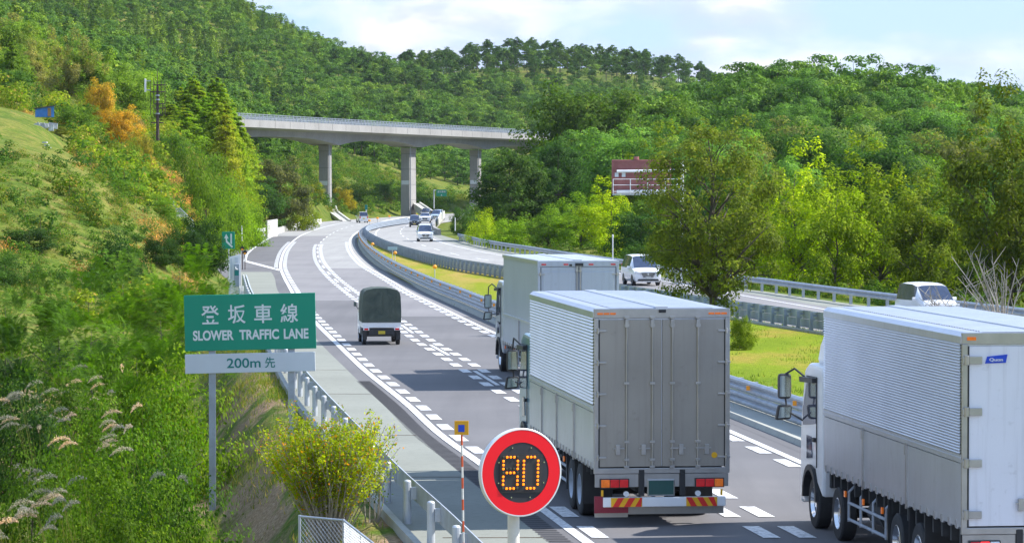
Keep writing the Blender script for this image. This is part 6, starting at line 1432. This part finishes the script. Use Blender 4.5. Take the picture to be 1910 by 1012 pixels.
def pampas(c, n_b, n_p, H, label, group, lean=-1):
    e = empty('pampas_grass', c, 0, label, 'pampas grass', group); V_ = []
    for i in range(n_b):
        a = RNG.uniform(0, 6.28); L_ = H * RNG.uniform(.5, .95); d = Vector((math.cos(a), math.sin(a), 0)); b0 = d * RNG.uniform(0, .12); w_ = Vector((-d.y, d.x, 0)) * .009; pr = None
        for j in range(5):
            f = j / 4; p = b0 + d * (L_ * .55 * f ** 2.0) + Vector((0, 0, L_ * (f - .38 * f ** 2.6)))
            ww = w_ * (1 - f * .9)
            if pr: V_ += [pr[0], pr[1], p + ww, p - ww]
            pr = (p - ww, p + ww)
    o = link('blades', npmesh('blades', np.array([tuple(v) for v in V_]), len(V_) // 4, [M['leaf']]), e); o.color = (.17, .22, .03, 1)
    for i in range(n_p):
        a = RNG.uniform(0, 6.28); d = Vector((math.cos(a) * .3 + lean * RNG.uniform(.25, .7), math.sin(a) * .3, 0)); hh = H * RNG.uniform(.8, 1.15); top = d * hh * .32 + Vector((0, 0, hh)); q = MB(); q.tube([Vector((0, 0, 0)), top * .5 + Vector((0, 0, hh * .06)), top], [.006, .005, .004], 4); st = q.build('stalk', M['leaf'], e); st.color = (.3, .3, .1, 1)
        n = 420; f = RNG.uniform(0, 1, n); pl = .46; ax = d.normalized(); C = np.array(top)[None] + np.outer(f * pl, np.array(ax)) + np.outer(-(f ** 2) * pl * .75 + .22 * f, [0, 0, 1]) + RNG.normal(0, 1, (n, 3)) * (.026 * np.sin(PI * np.clip(f * .9 + .08, 0, 1)))[:, None]
        LV = leaves(C, .035, 0, .22); link('plume', npmesh('plume', LV, n, [M['plume']]), st)
    return e
k = 0
for px, py, D_, n_p, H_ in ((75, 790, 76, 12, 1.7), (110, 770, 79, 9, 1.7), (225, 720, 86, 9, 1.8), (185, 760, 84, 6, 1.7), (255, 830, 70, 6, 1.4), (275, 790, 72, 7, 1.5), (160, 930, 60, 9, 1.4), (130, 1000, 56, 10, 1.4), (60, 1000, 57, 6, 1.3), (10, 930, 61, 6, 1.4), (190, 880, 64, 5, 1.3), (95, 900, 63, 5, 1.3), (330, 880, 62, 3, 1.1), (25, 860, 66, 5, 1.4), (155, 780, 80, 7, 1.7)):
    p = P(px, py + 60, D_); g_ = ground(p[0], D_); top = P(px, py - 30, D_)[2]; H2 = max(1.0, min(3.0, top - g_))
    pampas((p[0], D_, g_), 90, max(3, int(n_p * .75)), H2, 'silvery pampas grass tuft ' + ['leaning over the dark bush at the left edge', 'just right of the silvery tuft at the left edge', 'below the feathery bushes, near the road sign', 'left of the tuft nearest the feathery bushes', 'close to the left sign post', 'above the tuft by the left sign post', 'low down in the middle of the lower left weeds', 'at the lower picture edge', 'at the lower edge, second from the left corner', 'at the left edge, low down', 'right of the low middle tuft', 'left of the low middle tuft', 'with few plumes beside the foot of the left sign post', 'at the left edge above the lowest tuft', 'in the upper middle of the weeds'][k], None); k += 1
# grass tufts of the bank foot
tag_ = 0
